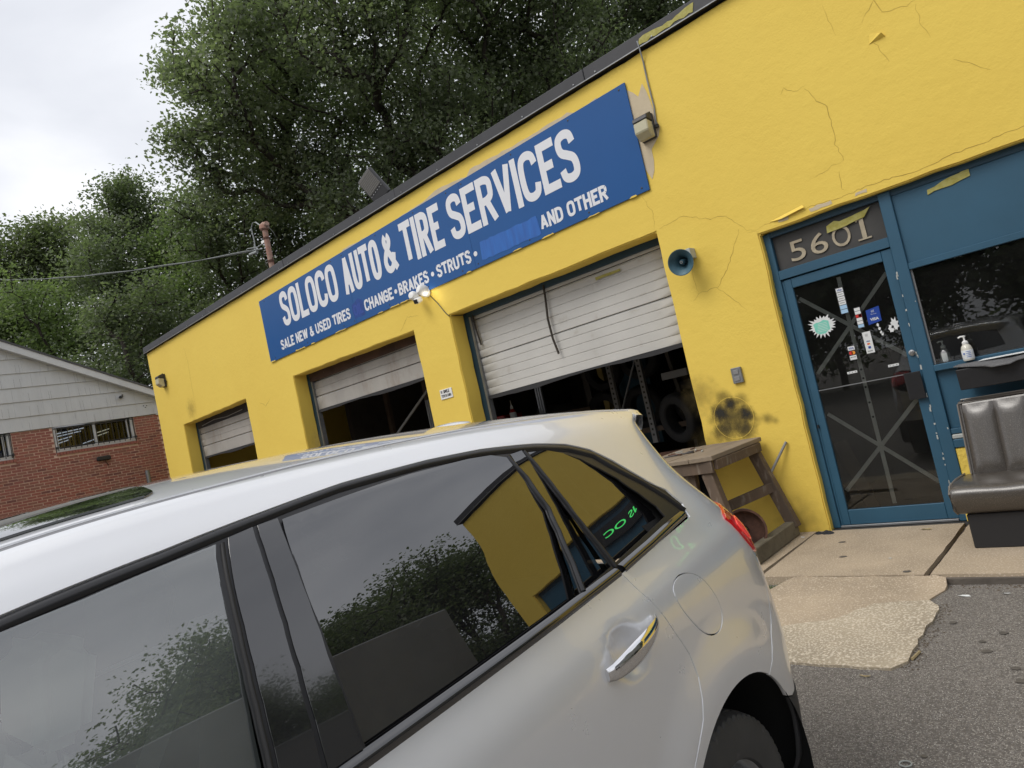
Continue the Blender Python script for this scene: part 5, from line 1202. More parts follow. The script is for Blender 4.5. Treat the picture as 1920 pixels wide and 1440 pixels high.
UL = 3.3
_wz = [0]
for i in range(1, 221):
    a_, b_ = section(.5, (i-1)*.05), section(.5, i*.05); _wz.append(_wz[-1]+math.hypot(a_[0]-b_[0], a_[1]-b_[1]))
def s2w(s): return float(np.interp(s, [i*.05 for i in range(221)], _wz))
def w2s(w): return float(np.interp(w, _wz, [i*.05 for i in range(221)]))
def t2u(t): return t*UL if 0 <= t <= 1 else (UL+(t-1)*1.25 if t > 1 else t*1.3)
def u2t(u): return u/UL if 0 <= u <= UL else (1+(u-UL)/1.25 if u > UL else u/1.3)
# outlines are noted on the plan length below; panel() carries them over to the finished surface
XR0 = [-.88, -.95, -.99, -.97, -.91, -.82, -.68, -.57, -.55, -.55, -.55, -.55]; DR0 = [.42, .46, .48, .48, .50, .50, .50, .40, .3, .28, .28, .28]
_i12 = list(range(12))
def conv(t, s):
    if not 0 <= t <= 1: return (t, s)
    x = t2x(t, s); xa = _pch(s, _i12, XFs)-.7; xb = _pch(s, _i12, XRs)+_pch(s, _i12, DR); return ((xa-x)/(xa-xb), s)
def XT(x, s):
    xr = _pch(s, _i12, XR0); xf = _pch(s, _i12, XFs); dr = _pch(s, _i12, DR0)
    xa = xf-.7; xb = xr+dr; return (xa-x)/(xa-xb)
def XS(*pts): return [(XT(x, s), s) for x, s in pts]
def spt(t, s):
    return Vector(surf(t, s))
def snorm(t, s):
    e = 2e-3; a = spt(min(t+e, 1.999), s)-spt(max(t-e, -.999), s); s0, s1 = max(0, s-.02), min(11, s+.02)
    b = spt(t, s1)-spt(t, s0)
    n = a.cross(b)
    if n.length < 1e-12: return Vector((-1 if t > 1 else 1, 0, 0))
    n.normalize()
    p = spt(t, s)
    if n.dot(Vector((0.3*(1 if t < 0 else -1 if t > 1 else 0), p.y+.05, (p.z-.9)*1.2 if s > 6 else 0.0))) < 0: n = -n
    return n
def inset(poly, d):
    n = len(poly); ar = sum(poly[i][0]*poly[(i+1) % n][1]-poly[(i+1) % n][0]*poly[i][1] for i in range(n)); sg = 1 if ar > 0 else -1; out = []
    for i in range(n):
        p, q, o = Vector(poly[i]), Vector(poly[(i+1) % n]), Vector(poly[i-1])
        d1 = (p-o).normalized(); d2 = (q-p).normalized(); n1 = Vector((-d1.y, d1.x))*sg; n2 = Vector((-d2.y, d2.x))*sg
        b = n1+n2; b = b/max(.3, b.length_squared)*2 if b.length > .2 else n1
        b = b*(1/max(.5, 1)); out.append(tuple(p+b*d*.5*2*.5 if False else p+b*(d/2)*1.0))
    return out
def resample(poly, st):
    out = []
    for i, p in enumerate(poly):
        q = poly[(i+1) % len(poly)]; n = max(1, int(math.hypot(q[0]-p[0], q[1]-p[1])/st))
        for k in range(n): out.append((p[0]+(q[0]-p[0])*k/n, p[1]+(q[1]-p[1])*k/n))
    return out
def inpoly(p, poly):
    x, y = p; c = False; j = len(poly)-1
    for i in range(len(poly)):
        xi, yi = poly[i]; xj, yj = poly[j]
        if (yi > y) != (yj > y) and x < (xj-xi)*(y-yi)/(yj-yi)+xi: c = not c
        j = i
    return c
def smooth_poly(poly, it=2):
    for _ in range(it):
        out = []
        for i, p in enumerate(poly):
            q = poly[(i+1) % len(poly)]; out += [(p[0]*.75+q[0]*.25, p[1]*.75+q[1]*.25), (p[0]*.25+q[0]*.75, p[1]*.25+q[1]*.75)]
        poly = out
    return poly
CARPOSE = (R(271), -2.05, -4.85, -.03)
car = thing('parked_car', 'silver SUV parked tail first towards the yellow garage with dark tinted rear windows', 'car', CARPOSE[1:], CARPOSE[0])
def t2x(t, s):
    xr = _pch(s, _i12, XR0); xf = _pch(s, _i12, XFs); dr = _pch(s, _i12, DR0); xa = xf-.7; return xa+(xr+dr-xa)*t
def dens(poly, closed=True):
    """interpolate along the body in true x, so straight edges stay straight"""
    out = []
    for i, (t, s) in enumerate(poly):
        if not closed and i == len(poly)-1: out.append((t, s)); break
        t1, s1 = poly[(i+1) % len(poly)]; out.append((t, s))
        if 0 <= t <= 1 and 0 <= t1 <= 1:
            x0, x1 = t2x(t, s), t2x(t1, s1); n = max(1, int(math.hypot(x1-x0, (s1-s)*.14)/.035))
            for k in range(1, n): f = k/n; ss = s+(s1-s)*f; out.append((XT(x0+(x1-x0)*f, ss), ss))
    return out
def panel(name, outline, off, m, parent=None, gap=.0022, thick=.012, holes=(), st=.030, mirror=True, in_ts=True):
    """body panel: outline in (t, s) of the body surface, cut out, set off along the normal, with a turned-in edge"""
    outline = [conv(*p) for p in dens(outline)]
    P = [(t2u(t), s2w(s)) for t, s in outline]; holes = [[conv(*p) for p in dens(h)] for h in holes]
    if gap: P = inset(P, gap)
    P = resample(P, st)
    H_ = [resample(inset([(t2u(t), s2w(s)) for t, s in h], -gap), st) for h in holes]
    V = [Vector(p) for p in P]; n = len(P); E_ = [(i, (i+1) % n) for i in range(n)]
    for h in H_:
        b = len(V); V += [Vector(p) for p in h]; E_ += [(b+i, b+(i+1) % len(h)) for i in range(len(h))]
    u0, u1 = min(p[0] for p in P), max(p[0] for p in P); w0, w1 = min(p[1] for p in P), max(p[1] for p in P)
    pu = st*.5
    bnd = P+[q for h in H_ for q in h]; B = np.array(bnd)
    u = u0+pu
    while u < u1:
        w = w0+pu
        while w < w1:
            if inpoly((u, w), P) and not any(inpoly((u, w), h) for h in H_) and np.min((B[:, 0]-u)**2+(B[:, 1]-w)**2) > (st*.4)**2: V.append(Vector((u, w)))
            w += st
        u += st
    res = geometry.delaunay_2d_cdt(V, E_, [], 0, 1e-6)
    vs2 = res[0]; faces = []
    for f in res[2]:
        c = ((vs2[f[0]].x+vs2[f[1]].x+vs2[f[2]].x)/3, (vs2[f[0]].y+vs2[f[1]].y+vs2[f[2]].y)/3)
        if inpoly(c, P) and not any(inpoly(c, h) for h in H_): faces.append(tuple(f))
    TS = [(u2t(v.x), w2s(v.y)) for v in vs2]
    nn = [snorm(t, s) for t, s in TS]; co = [spt(t, s)+nn[i]*(off(s) if callable(off) else off) for i, (t, s) in enumerate(TS)]
    if callable(off):
        for i, (t, s) in enumerate(TS): upv = (spt(t, s+.05)-spt(t, s-.05)); g_ = (off(s+.05)-off(s-.05))/max(1e-6, upv.length); nn[i] = (nn[i]-upv.normalized()*g_).normalized()
    # orient
    f0 = faces[len(faces)//2]; fn = (co[f0[1]]-co[f0[0]]).cross(co[f0[2]]-co[f0[0]])
    if fn.dot(nn[f0[0]]) < 0: faces = [tuple(reversed(f)) for f in faces]
    vs = list(co); norms = list(nn); fs = list(faces)
    if thick:
        from collections import Counter
        ec = {}
        for f in faces:
            for i in range(3):
                a, b = f[i], f[(i+1) % 3]; ec[(a, b)] = 1
        be = [(a, b) for (a, b) in ec if (b, a) not in ec]
        for a, b in be:
            d = (co[b]-co[a]); na = nn[a]
            side = d.cross(na); side = side.normalized() if side.length > 1e-9 else na
            k = len(vs); lip = na*thick
            vs += [co[a], co[b], co[b]-lip, co[a]-lip]; norms += [(na+side*.8).normalized(), (nn[b]+side*.8).normalized(), side, side]; fs.append((k+1, k, k+3, k+2))
    out = []
    for sg in ((1, -1) if mirror else (1,)):
        me = bpy.data.meshes.new(name)
        V3 = [(v.x, v.y*sg, v.z) for v in vs]; F3 = fs if sg == 1 else [tuple(reversed(f)) for f in fs]
        me.from_pydata(V3, [], F3); me.polygons.foreach_set('use_smooth', [True]*len(me.polygons))
        me.normals_split_custom_set_from_vertices([(n_.x, n_.y*sg, n_.z) for n_ in norms])
        me.materials.append(MATS[m]); o = bpy.data.objects.new(name, me); col.objects.link(o); o.parent = parent or car; out.append(o)
    return out
def cpart(mb, name, m, parent=None, mirror=False, **k):
    o = mb.build(name, m, None, **k); o.parent = parent or car; r_ = [o]
    if mirror:
        mb2 = MB(); mb2.v = [(v[0], -v[1], v[2]) for v in mb.v]; mb2.f = [tuple(reversed(f)) for f in mb.f]; o2 = mb2.build(name, m, None, **k); o2.parent = parent or car; r_.append(o2)
    return r_

# --- outlines measured on the body surface
WT_ = XS((2.42, 5.25), (2.20, 5.75), (2.0, 6.3), (1.85, 6.72), (1.70, 7.02))+[(.408, 7.14), (.448, 7.17), (.493, 7.21), (.555, 7.32), (.632, 7.46), (.722, 7.46), (.79, 7.37), (.866, 7.16), (.914, 6.97), (.948, 6.75), (.974, 6.47), (.995, 6.11), (1.001, 5.75), (1.002, 5.45), (.99, 5.26)]
seam_front = lambda s: 1.145 if s > 4.5 else 1.145-.03*(4.5-s)/4.5
REARSEAM = [(.836, 5.09), (.834, 4.67), (.835, 4.2), (.839, 3.85), (.846, 3.55), (.842, 3.35), (.833, 3.18), (.823, 3.01), (.806, 2.8), (.793, 2.61)]+XS((.27, 2.2), (.34, 1.6), (.38, .8))
belt = lambda x: 5.06
# arch in (x,z): find s for given (x,z)
def s_at(x, z, lo=0.0, hi=5.0):
    for _ in range(30):
        m_ = (lo+hi)/2
        if section(x, m_)[1] < z: lo = m_
        else: hi = m_
    return (lo+hi)/2
def arc(cx, cz, r_, a0, a1, n=22):
    out = []
    for i in range(n+1):
        a = R(a0+(a1-a0)*i/n); x, z = cx+r_*math.cos(a), cz+r_*math.sin(a); s = s_at(x, max(z, section(x, .45)[1])); out.append((XT(x, s), s))
    return out
AC = (-.13, .295, .410)
# roof rail + quarter panel in one pressing (no seam in the photograph)
arch_up = arc(*AC, 58, 0-6, 14)           # from above the front of the arch down to its front foot... ordered top -> front
quarter = []
quarter += [REARSEAM[0]]
quarter += [(.99, 5.22)]
quarter += list(reversed(WT_[5:-1]))+list(reversed(WT_[:5]))           # up and along the window opening to the A pillar
quarter += XS((2.46, 5.6), (2.25, 6.4), (2.05, 7.3), (1.88, 8.2), (1.74, 8.93))
quarter += XS((1.4, 8.93), (1.0, 8.93), (.5, 8.93), (.1, 8.93), (-.12, 8.93))+[(1.04, 8.93), (1.30, 8.9)]
quarter += [(1.42, 8.2), (1.46, 7.0), (1.45, 6.0), (1.44, 5.1)]
quarter += [(1.30, 5.02), (1.18, 4.93), (1.10, 4.60), (1.09, 4.30), (1.10, 4.05), (1.15, 3.82)]
quarter += [(1.10, 3.5), (1.02, 3.18), (.985, 3.0)]
A_ = arc(*AC, 123, -8, 30)
quarter += A_
quarter += XS((.29, .8), (.37, .8))
quarter += list(reversed(REARSEAM))[1:-1]
FUEL = smooth_poly([(.883, 4.43), (.898, 4.42), (.912, 4.22), (.921, 3.92), (.924, 3.68), (.911, 3.53), (.889, 3.52), (.873, 3.66), (.862, 3.98), (.867, 4.30)], 2)
panel('quarter_panel', quarter, 0, 'car_silver', gap=.0036, holes=[FUEL])
panel('fuel_door', FUEL, 0.0006, 'car_silver', gap=.0042)
panel('rear_door', XS((seam_front(5), 5.06))+[(XT(.9, 5.06), 5.06), (XT(.5, 5.07), 5.07)]+REARSEAM+XS((.45, .8), (seam_front(.8), .8), (seam_front(2), 2), (seam_front(3.5), 3.5)), 0, 'car_silver', gap=.0046, st=.022)
panel('front_door', XS((2.30, 5.05), (1.7, 5.05), (seam_front(5), 5.06), (seam_front(3.5), 3.5), (seam_front(2), 2), (seam_front(.8), .8), (2.02, .8), (2.10, 2.5), (2.16, 4.0)), 0, 'car_silver', gap=.0022)
A2 = arc(2.50, .295, .410, 188, -10, 34)
panel('front_wing', XS((2.16, 5.05), (2.16, 4.0), (2.10, 2.5), (2.05, .8), (2.09, .8))+A2+XS((2.93, .9))+[(-.0, 2.0), (-.05, 4.2)]+XS((2.5, 5.4), (2.44, 5.2)), 0, 'car_silver', gap=.0022)
panel('front_bumper', XS((2.92, .35))+[(-.9, .35), (-1, .4), (-1, 4.2), (-.06, 4.2), (-.01, 2.0)]+XS((2.94, .9)), .0, 'car_silver', gap=.0022)
panel('bonnet', [(-.06, 4.35), (-1, 4.35), (-1, 11), (-.5, 11), (0, 11)]+XS((2.72, 11), (2.66, 9), (2.58, 7), (2.50, 5.45)), 0, 'car_silver', gap=.0)
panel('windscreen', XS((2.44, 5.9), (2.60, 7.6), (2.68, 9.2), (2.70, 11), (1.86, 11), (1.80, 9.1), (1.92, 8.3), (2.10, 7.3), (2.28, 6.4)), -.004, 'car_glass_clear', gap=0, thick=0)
roof_out = XS((1.78, 9.12), (1.84, 11))+XS((1.2, 11), (.5, 11))+[(XT(.0, 11), 11), (1.05, 11), (1.05, 9.12)]+XS((-.1, 9.12), (.4, 9.12), (1.0, 9.12), (1.4, 9.12))
SUN = XS((1.72, 9.30), (1.3, 9.30), (1.215, 9.33), (1.185, 9.46), (1.165, 9.8), (1.155, 10.3), (1.150, 11), (1.72, 11))
panel('roof', roof_out, 0, 'car_silver', gap=.0)
panel('sunroof', SUN, .006, 'sunroof_glass', gap=0, thick=.008)
panel('roof_ditch', XS((1.76, 8.93), (1.4, 8.93), (1.0, 8.93), (.5, 8.93), (.1, 8.93), (-.12, 8.93), (-.12, 9.12), (.1, 9.12), (.5, 9.12), (1.0, 9.12), (1.4, 9.12), (1.77, 9.12)), -.0035, 'ditch_grey', gap=0, thick=0)
panel('rear_bumper', [(.985, 2.98), (1.02, 3.16), (1.10, 3.48), (1.15, 3.78), (1.3, 3.70), (1.6, 3.5), (2.0, 3.5), (2.0, 1.9), (1.4, 1.9), (1.1, 1.95), (1.01, 1.98)]+arc(*AC, 147, 123, 8), .0, 'car_silver', gap=.0022)
panel('lower_bumper', [(1.01, 1.96), (1.1, 1.93), (1.4, 1.88), (2.0, 1.88), (2.0, .3), (1.4, .3), (1.1, .3), (1.03, .35)]+list(reversed(arc(*AC, 148, 176, 10))), .004, 'car_plastic', gap=.001)
panel('tailgate', [(1.44, 5.1), (1.45, 6.0), (1.46, 7.0), (1.42, 8.2), (1.30, 8.9), (1.3, 11), (2.0, 11), (2.0, 3.55), (1.62, 3.55), (1.62, 4.95)], 0, 'car_silver', gap=.0022)
panel('rear_window', [(1.55, 5.6), (1.54, 6.8), (1.50, 7.9), (1.6, 8.3), (2.0, 8.4), (2.0, 5.5)], .003, 'car_black_gloss', gap=0, thick=.003)
panel('sill', XS((2.09, .15), (2.09, .78), (1.2, .78), (.30, .78), (.285, .15)), .004, 'car_plastic', gap=.001)
TAIL = smooth_poly([(1.10, 4.86), (1.095, 4.55), (1.085, 4.28), (1.105, 4.02), (1.15, 3.83), (1.25, 3.80), (1.45, 3.86), (1.62, 4.05), (1.62, 4.9), (1.40, 5.0), (1.22, 4.97)], 1)
tl = panel('tail_light', TAIL, .006, 'tail_red', gap=.002, thick=.02)
for k, o in enumerate(tl):
    pass
for i, o in enumerate(panel('lamp_cell', smooth_poly([(1.13, 4.5), (1.115, 4.32), (1.13, 4.10), (1.19, 3.98), (1.27, 4.05), (1.30, 4.45), (1.22, 4.6)], 1), .0085, 'tail_inner', gap=0, thick=.004)): o.parent = tl[i]
for i, o in enumerate(panel('amber_cell', smooth_poly([(1.11, 4.84), (1.105, 4.66), (1.16, 4.70), (1.26, 4.80), (1.36, 4.95), (1.22, 4.95)], 1), .0085, 'tail_amber', gap=0, thick=.004)): o.parent = tl[i]
# --- glass house: black surround with cut-outs, panes set in
R_GLASS = XS((1.032, 7.07), (1.042, 6.58), (1.050, 6.09), (1.056, 5.59), (1.060, 5.15))+[(.60, 5.14), (.65, 5.15), (.713, 5.16)]+XS((.368, 5.18), (.350, 5.5), (.333, 5.88), (.321, 6.17), (.329, 6.59), (.346, 6.98))+[(.80, 7.10), (.77, 7.15), (.70, 7.17), (.638, 7.12)]
F_GLASS = XS((2.30, 5.30), (2.10, 5.85), (1.92, 6.35), (1.76, 6.75))+[(.360, 6.93), (.408, 6.96), (.447, 6.96), (.492, 7.0)]+XS((1.180, 7.03), (1.188, 6.9), (1.200, 6.57), (1.216, 6.04), (1.234, 5.5), (1.245, 5.15), (1.8, 5.15), (2.2, 5.15))
X_GLASS = XS((.322, 7.02), (.275, 7.04), (.255, 6.48), (.236, 5.91), (.208, 5.24), (.342, 5.19), (.327, 5.5), (.311, 5.88), (.299, 6.17), (.307, 6.6))
Q_GLASS = XS((.250, 6.97))+[(.880, 6.93), (.905, 6.80), (.926, 6.64), (.945, 6.42), (.960, 6.20), (.966, 5.87), (.966, 5.6), (.960, 5.42), (.92, 5.36), (.894, 5.32)]+XS((.182, 5.25), (.212, 5.82), (.232, 6.43))
SUR = [(XT(2.40, 5.10), 5.10)]+WT_[:-1]+[(.99, 5.24), (.836, 5.11), (.552, 5.08)]
panel('window_surround', SUR, -.003, 'car_trim', gap=.0015, thick=.006, holes=[F_GLASS, R_GLASS, X_GLASS, Q_GLASS], st=.02)
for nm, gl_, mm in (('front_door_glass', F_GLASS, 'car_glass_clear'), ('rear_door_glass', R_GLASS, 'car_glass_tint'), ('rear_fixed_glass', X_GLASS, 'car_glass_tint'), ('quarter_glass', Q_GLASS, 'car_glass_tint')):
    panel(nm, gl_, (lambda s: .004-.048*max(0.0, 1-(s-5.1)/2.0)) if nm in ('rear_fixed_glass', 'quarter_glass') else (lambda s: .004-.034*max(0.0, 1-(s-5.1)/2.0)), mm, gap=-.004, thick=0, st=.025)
def ribbon(name, pts, w, off, m, closed=False, parent=None, mirror=True, lift=.0):
    """narrow moulding following the surface: pts in (t,s), rounded profile"""
    pts = [conv(*p) for p in dens(pts, closed)]; Q = [(t2u(t), s2w(s)) for t, s in pts]; D = []
    for i in range(len(Q)-(0 if closed else 1)):
        a, b = Q[i], Q[(i+1) % len(Q)]; n = max(1, int(math.hypot(b[0]-a[0], b[1]-a[1])/.02))
        for k in range(n): D.append((a[0]+(b[0]-a[0])*k/n, a[1]+(b[1]-a[1])*k/n))
    if not closed: D.append(Q[-1])
    vs = []; K = 5
    for i, p in enumerate(D):
        q = D[(i+1) % len(D)] if closed else D[min(i+1, len(D)-1)]; o = D[i-1] if closed else D[max(i-1, 0)]
        dx, dy = q[0]-o[0], q[1]-o[1]; L_ = math.hypot(dx, dy) or 1; nx, ny = -dy/L_, dx/L_
        for k in range(K):
            f = -1+2*k/(K-1); uu, ww = p[0]+nx*w/2*f, p[1]+ny*w/2*f; t, s = u2t(uu), w2s(ww)
            h = off+lift*(1-f*f)-(.004 if abs(f) == 1 else 0); v = spt(t, s)+snorm(t, s)*h; vs.append(tuple(v))
    n = len(D); fs = [(i*K+k, ((i+1) % n)*K+k, ((i+1) % n)*K+k+1, i*K+k+1) for i in range(n if closed else n-1) for k in range(K-1)]
    return cpart(MB().add(vs, fs), name, m, parent, mirror, smooth=True, angle=60)
# upper window moulding, belt moulding, pillar plates, run channels
UP = [(p[0]-(.006 if p[0] > .96 else 0), p[1]-.10) for p in WT_[4:-1]]
ribbon('upper_moulding', UP, .022, .002, 'car_trim', lift=.003)
ribbon('belt_moulding', [(.40, 5.075), (.552, 5.085), (.65, 5.09), (.741, 5.10), (.80, 5.12), (.834, 5.135)], .030, .004, 'car_black_gloss', lift=.005)
ribbon('belt_moulding', [(.842, 5.14), (.90, 5.20), (.95, 5.27), (.985, 5.31)], .030, .004, 'car_black_gloss', lift=.005)
panel('pillar_plate', XS((1.150, 7.08), (1.096, 7.12), (1.110, 6.55), (1.130, 5.87), (1.152, 5.16), (1.226, 5.16), (1.214, 5.5), (1.196, 6.04), (1.176, 6.6)), .0025, 'car_black_gloss', gap=.001, thick=.006, st=.02)
panel('pillar_plate', XS((1.086, 7.12), (1.040, 7.13), (1.050, 6.55), (1.058, 6.04), (1.064, 5.59), (1.068, 5.16), (1.142, 5.16), (1.120, 5.87), (1.100, 6.55)), .0025, 'car_black_gloss', gap=.001, thick=.006, st=.02)
ribbon('glass_channel', XS((.335, 7.02), (.318, 6.6), (.310, 6.17), (.322, 5.88), (.338, 5.5), (.355, 5.18)), .013, .001, 'car_trim', lift=.004)
ribbon('glass_channel', XS((.262, 7.05), (.243, 6.45), (.224, 5.85), (.196, 5.2)), .010, .001, 'car_trim', lift=.003)
ribbon('glass_channel', XS((1.163, 7.04), (1.185, 6.57), (1.206, 6.04), (1.225, 5.5), (1.238, 5.15)), .012, .000, 'car_rubber', lift=.003)
# inner shell and liners
def layer(name, t0, t1, s0, s1, off, m, nt=60, ns=24):
    vs = []
    for i in range(nt+1):
        for j in range(ns+1):
            t, s = t0+(t1-t0)*i/nt, s0+(s1-s0)*j/ns; vs.append(tuple(spt(t, s)-snorm(t, s)*off))
    fs = [(i*(ns+1)+j, (i+1)*(ns+1)+j, (i+1)*(ns+1)+j+1, i*(ns+1)+j+1) for i in range(nt) for j in range(ns)]
    return cpart(MB().add(vs, fs), name, m, None, True, smooth=True)
layer('door_lining', XT(2.05, 3), XT(.36, 3), .2, 5.05, .030, 'car_under')
layer('inner_panel', XT(.22, 4), 1.95, 3.4, 5.2, .030, 'car_under')
layer('roof_lining', XT(1.80, 9), 1.0, 7.25, 11, .030, 'liner', 40, 16)
layer('rear_lining', .93, 1.95, 5.2, 10.9, .035, 'car_under', 30, 20)
layer('pillar_lining', .545, .575, 5.1, 7.3, .045, 'cabin_dark', 4, 12)
# wheels
def wheel(cx, side, label=None):
    w = bpy.data.objects.new('wheel', None); col.objects.link(w); w.parent = car; w.location = (cx, .765*side, .245); w.rotation_euler = (R(-90)*side, 0, 0)
    Rr, n = .340, 180; h = .112
    prof = [(.198, -h*.80), (.208, -h*.95), (.25, -h), (.300, -h*.98), (.318, -h*.93)]
    tread = []
    edges = [-.93, -.80, -.62, -.58, -.28, -.24, .24, .28, .58, .62, .80, .93]
    rad = [.322, .3335, .3365, .329, .329, .3375+.0, .3375, .329, .329, .3365, .3335, .322]
    tr_ = [(-.92, .322), (-.86, .331), (-.62, .337), (-.61, .329), (-.56, .329), (-.55, .3385), (-.20, .340), (-.19, .331), (-.13, .331), (-.12, .340), (.12, .340), (.13, .331), (.19, .331), (.20, .340), (.55, .3385), (.56, .329), (.61, .329), (.62, .337), (.86, .331), (.92, .322)]
    prof += [(r_, q*h) for q, r_ in tr_]+[(.318, h*.93), (.300, h*.98), (.25, h), (.208, h*.95), (.198, h*.80)]
    vs = []; K = len(prof)
    for k in range(n):
        a = 2*math.pi*k/n
        for r_, z in prof:
            q = abs(z)/h; cut = 0
            if q > .62 and k % 3 == 0 and r_ > .315: cut = .008
            elif .2 < q <= .55 and (k+int(z*200)) % 5 == 0 and r_ > .335: cut = .006
            vs.append(((r_-cut)*math.cos(a), (r_-cut)*math.sin(a), z))
    fs = [(k*K+j, ((k+1) % n)*K+j, ((k+1) % n)*K+j+1, k*K+j+1) for k in range(n) for j in range(K-1)]
    o = MB().add(vs, fs).build('tyre', 'tyre_rubber', None, smooth=True, angle=22); o.parent = w
    rim = MB().lathe([(.200, -.09), (.198, -.06), (.188, .0), (.190, .070), (.202, .086), (.207, .092), (.202, .096), (.195, .090), (.182, .070), (.178, .03), (.06, .02), (.0, .02)], 48).build('rim', 'rim_silver', None, smooth=True, angle=30); rim.parent = w
    for k in range(5):
        a = 2*math.pi*k/5; c, s_ = math.cos(a), math.sin(a)
        sp = MB().bar((c*.04, s_*.04, .060), (c*.185, s_*.185, .072), .055, .03, (0, 0, 1)).build('spoke', 'rim_silver', None, bevel=.008); sp.parent = w
    hub = MB().lathe([(0, .085), (.03, .082), (.045, .06), (.05, .02)], 20).build('hub_cap', 'rim_silver', None, smooth=True); hub.parent = w
    return w
for cx in (-.13, 2.50):
    for sd_ in (1, -1): wheel(cx, sd_)
    # dark wheel-well liners
    for sd_ in (1, -1):
        mb = MB(); vs = []; N_ = 20
        for i in range(N_+1):
            a = R(-20+220*i/N_)
            for y, r_ in ((.55, .44), (.80, .435), (.905, .425), (.928, .412)): vs.append((cx+r_*math.cos(a), y*sd_, .295+r_*math.sin(a)))
        mb.add(vs, [(i*4+j, (i+1)*4+j, (i+1)*4+j+1, i*4+j+1) for i in range(N_) for j in range(3)])
        mb.add([(cx-.45, .55*sd_, .1), (cx+.45, .55*sd_, .1), (cx+.45, .55*sd_, .75), (cx-.45, .55*sd_, .75)], [(0, 1, 2, 3)])
        o = mb.build('wheel_well', 'car_under', None, smooth=True); o.parent = car
cpart(MB().box(-.62, 3.2, -.80, .80, .16, .22).box(.36, 2.0, -.75, .75, .22, .30), 'underbody', 'car_under')
# mud flap piece behind the rear wheel

# chrome pull handles over dished cups
def handle(x0, x1, z0, z1):
    n = 18; vs = []; K = 12; hy0 = section(x0+.03, s_at(x0+.03, z0))[0]; hy1 = section(x1-.03, s_at(x1-.03, z1))[0]
    for i in range(n+1):
        f = i/n; x = x0+(x1-x0)*f; z = z0+(z1-z0)*f; y = hy0+(hy1-hy0)*f
        lift = .006+.030*math.sin(math.pi*min(1, max(0, f)))**.55
        wz = .013+.016*(math.sin(math.pi*min(1, f*1.06+.02))**.7)*(1.15-.45*f); wy = .006+.006*math.sin(math.pi*f)
        for k in range(K):
            a = 2*math.pi*k/K; vs.append((x, y+lift+wy*math.cos(a), z+wz*math.sin(a)))
    mb = MB().add(vs, [(i*K+k, (i+1)*K+k, (i+1)*K+(k+1) % K, i*K+(k+1) % K) for i in range(n) for k in range(K)]+[tuple(range(K)), tuple(n*K+k for k in range(K-1, -1, -1))])
    return cpart(mb, 'door_handle', 'chrome', None, True, smooth=True)
handle(.425, .165, .952, 1.0)
handle(1.50, 1.24, .952, .985)
# roof spoiler: the roof line runs on past the tailgate with a blunt rounded end
sl_ = [7.75+.13*k for k in range(25)]+[11]; rows = []
for x, dn, dz in ((-.452, 0, 0), (-.48, -.003, 0), (-.52, -.003, 0), (-.550, -.002, .002), (-.568, .002, .005), (-.580, .007, .011), (-.586, .014, .022), (-.586, .018, .060), (-.575, .022, .095), (-.46, .03, .12)):
    row = []
    for sgn, lst in ((1, sl_), (-1, sl_[-2::-1])):
        for s in lst:
            e = max(0, (8.8-s)/1.05); xx = x+.030*e*e*(1 if x < -.5 else 0)+.02*(11-s)/3*(1 if x < -.5 else 0)
            y, z = section(min(xx, -.44), s); y *= 1-.03*min(1, (-.44-xx)/.16)
            y = max(0, y-dn*(1 if s < 8.9 else .3)*(1 if s < 10.9 else 0)); row.append((xx, y*sgn, z-dz*(1 if s > 8.4 else .55)))
    rows.append(row)
K = len(rows[0]); vs = [p for r_ in rows for p in r_]
fs = [(i*K+k, (i+1)*K+k, (i+1)*K+k+1, i*K+k+1) for i in range(len(rows)-1) for k in range(K-1)]
fs += [((len(rows)-1)*K+k, k, k+1, (len(rows)-1)*K+k+1) for k in range(K-1)]
cpart(MB().add(vs, fs), 'spoiler', 'car_silver', smooth=True, angle=50)
# roof aerial pod
cpart(MB().lathe([(.09, .0), (.08, .012), (.04, .02), (0, .022)], 24, (-.10, 0, 1.630)), 'aerial_pod', 'car_silver', smooth=True)
# cabin
def seat(x, y):
    st_ = bpy.data.objects.new('seat', None); col.objects.link(st_); st_.parent = car; st_.location = (x, y, 0)
    o = MB().box(-.05, .48, -.25, .25, .42, .58).build('cushion', 'seat_leather', None, bevel=.06, seg=3, smooth=True, angle=70); o.parent = st_
    o = MB().prism([(.0, .50), (-.14, 1.14), (-.20, 1.18), (-.27, 1.12), (-.16, .50)], -.24, .24, 'xz').build('backrest', 'seat_leather', None, bevel=.05, seg=3, smooth=True, angle=70); o.parent = st_
    o = MB().prism([(-.15, 1.20), (-.17, 1.38), (-.22, 1.40), (-.28, 1.36), (-.24, 1.20)], -.13, .13, 'xz').build('headrest', 'seat_leather', None, bevel=.035, seg=3, smooth=True, angle=70); o.parent = st_
    for yy in (-.06, .06): o = MB().tube([(-.20, yy, 1.12), (-.20, yy, 1.24)], .006, 6).build('headrest_post', 'chrome', None); o.parent = st_
seat(1.62, .37); seat(1.62, -.37)
cpart(MB().prism([(.85, .5), (.72, 1.10), (.66, 1.15), (.58, 1.10), (.68, .5)], -.62, .62, 'xz'), 'rear_seat', 'cabin_dark', bevel=.04)
cpart(MB().box(2.25, 2.55, -.75, .75, .75, 1.00), 'dashboard', 'cabin_dark', bevel=.05)
cpart(MB().tube([(2.12+.06*math.sin(a*.4), .37+.18*math.cos(a*.4), .95+.17*math.sin(a*.4)) for a in range(17)], .014, 8, caps=False), 'steering_wheel', 'cabin_dark', smooth=True)
# pieces seen through the front glass: belt and visor
cpart(MB().add([(1.22, .60, 1.36), (1.17, .60, 1.36), (1.35, .50, 1.0), (1.40, .50, 1.0)], [(0, 1, 2, 3)]), 'seat_belt', 'liner')

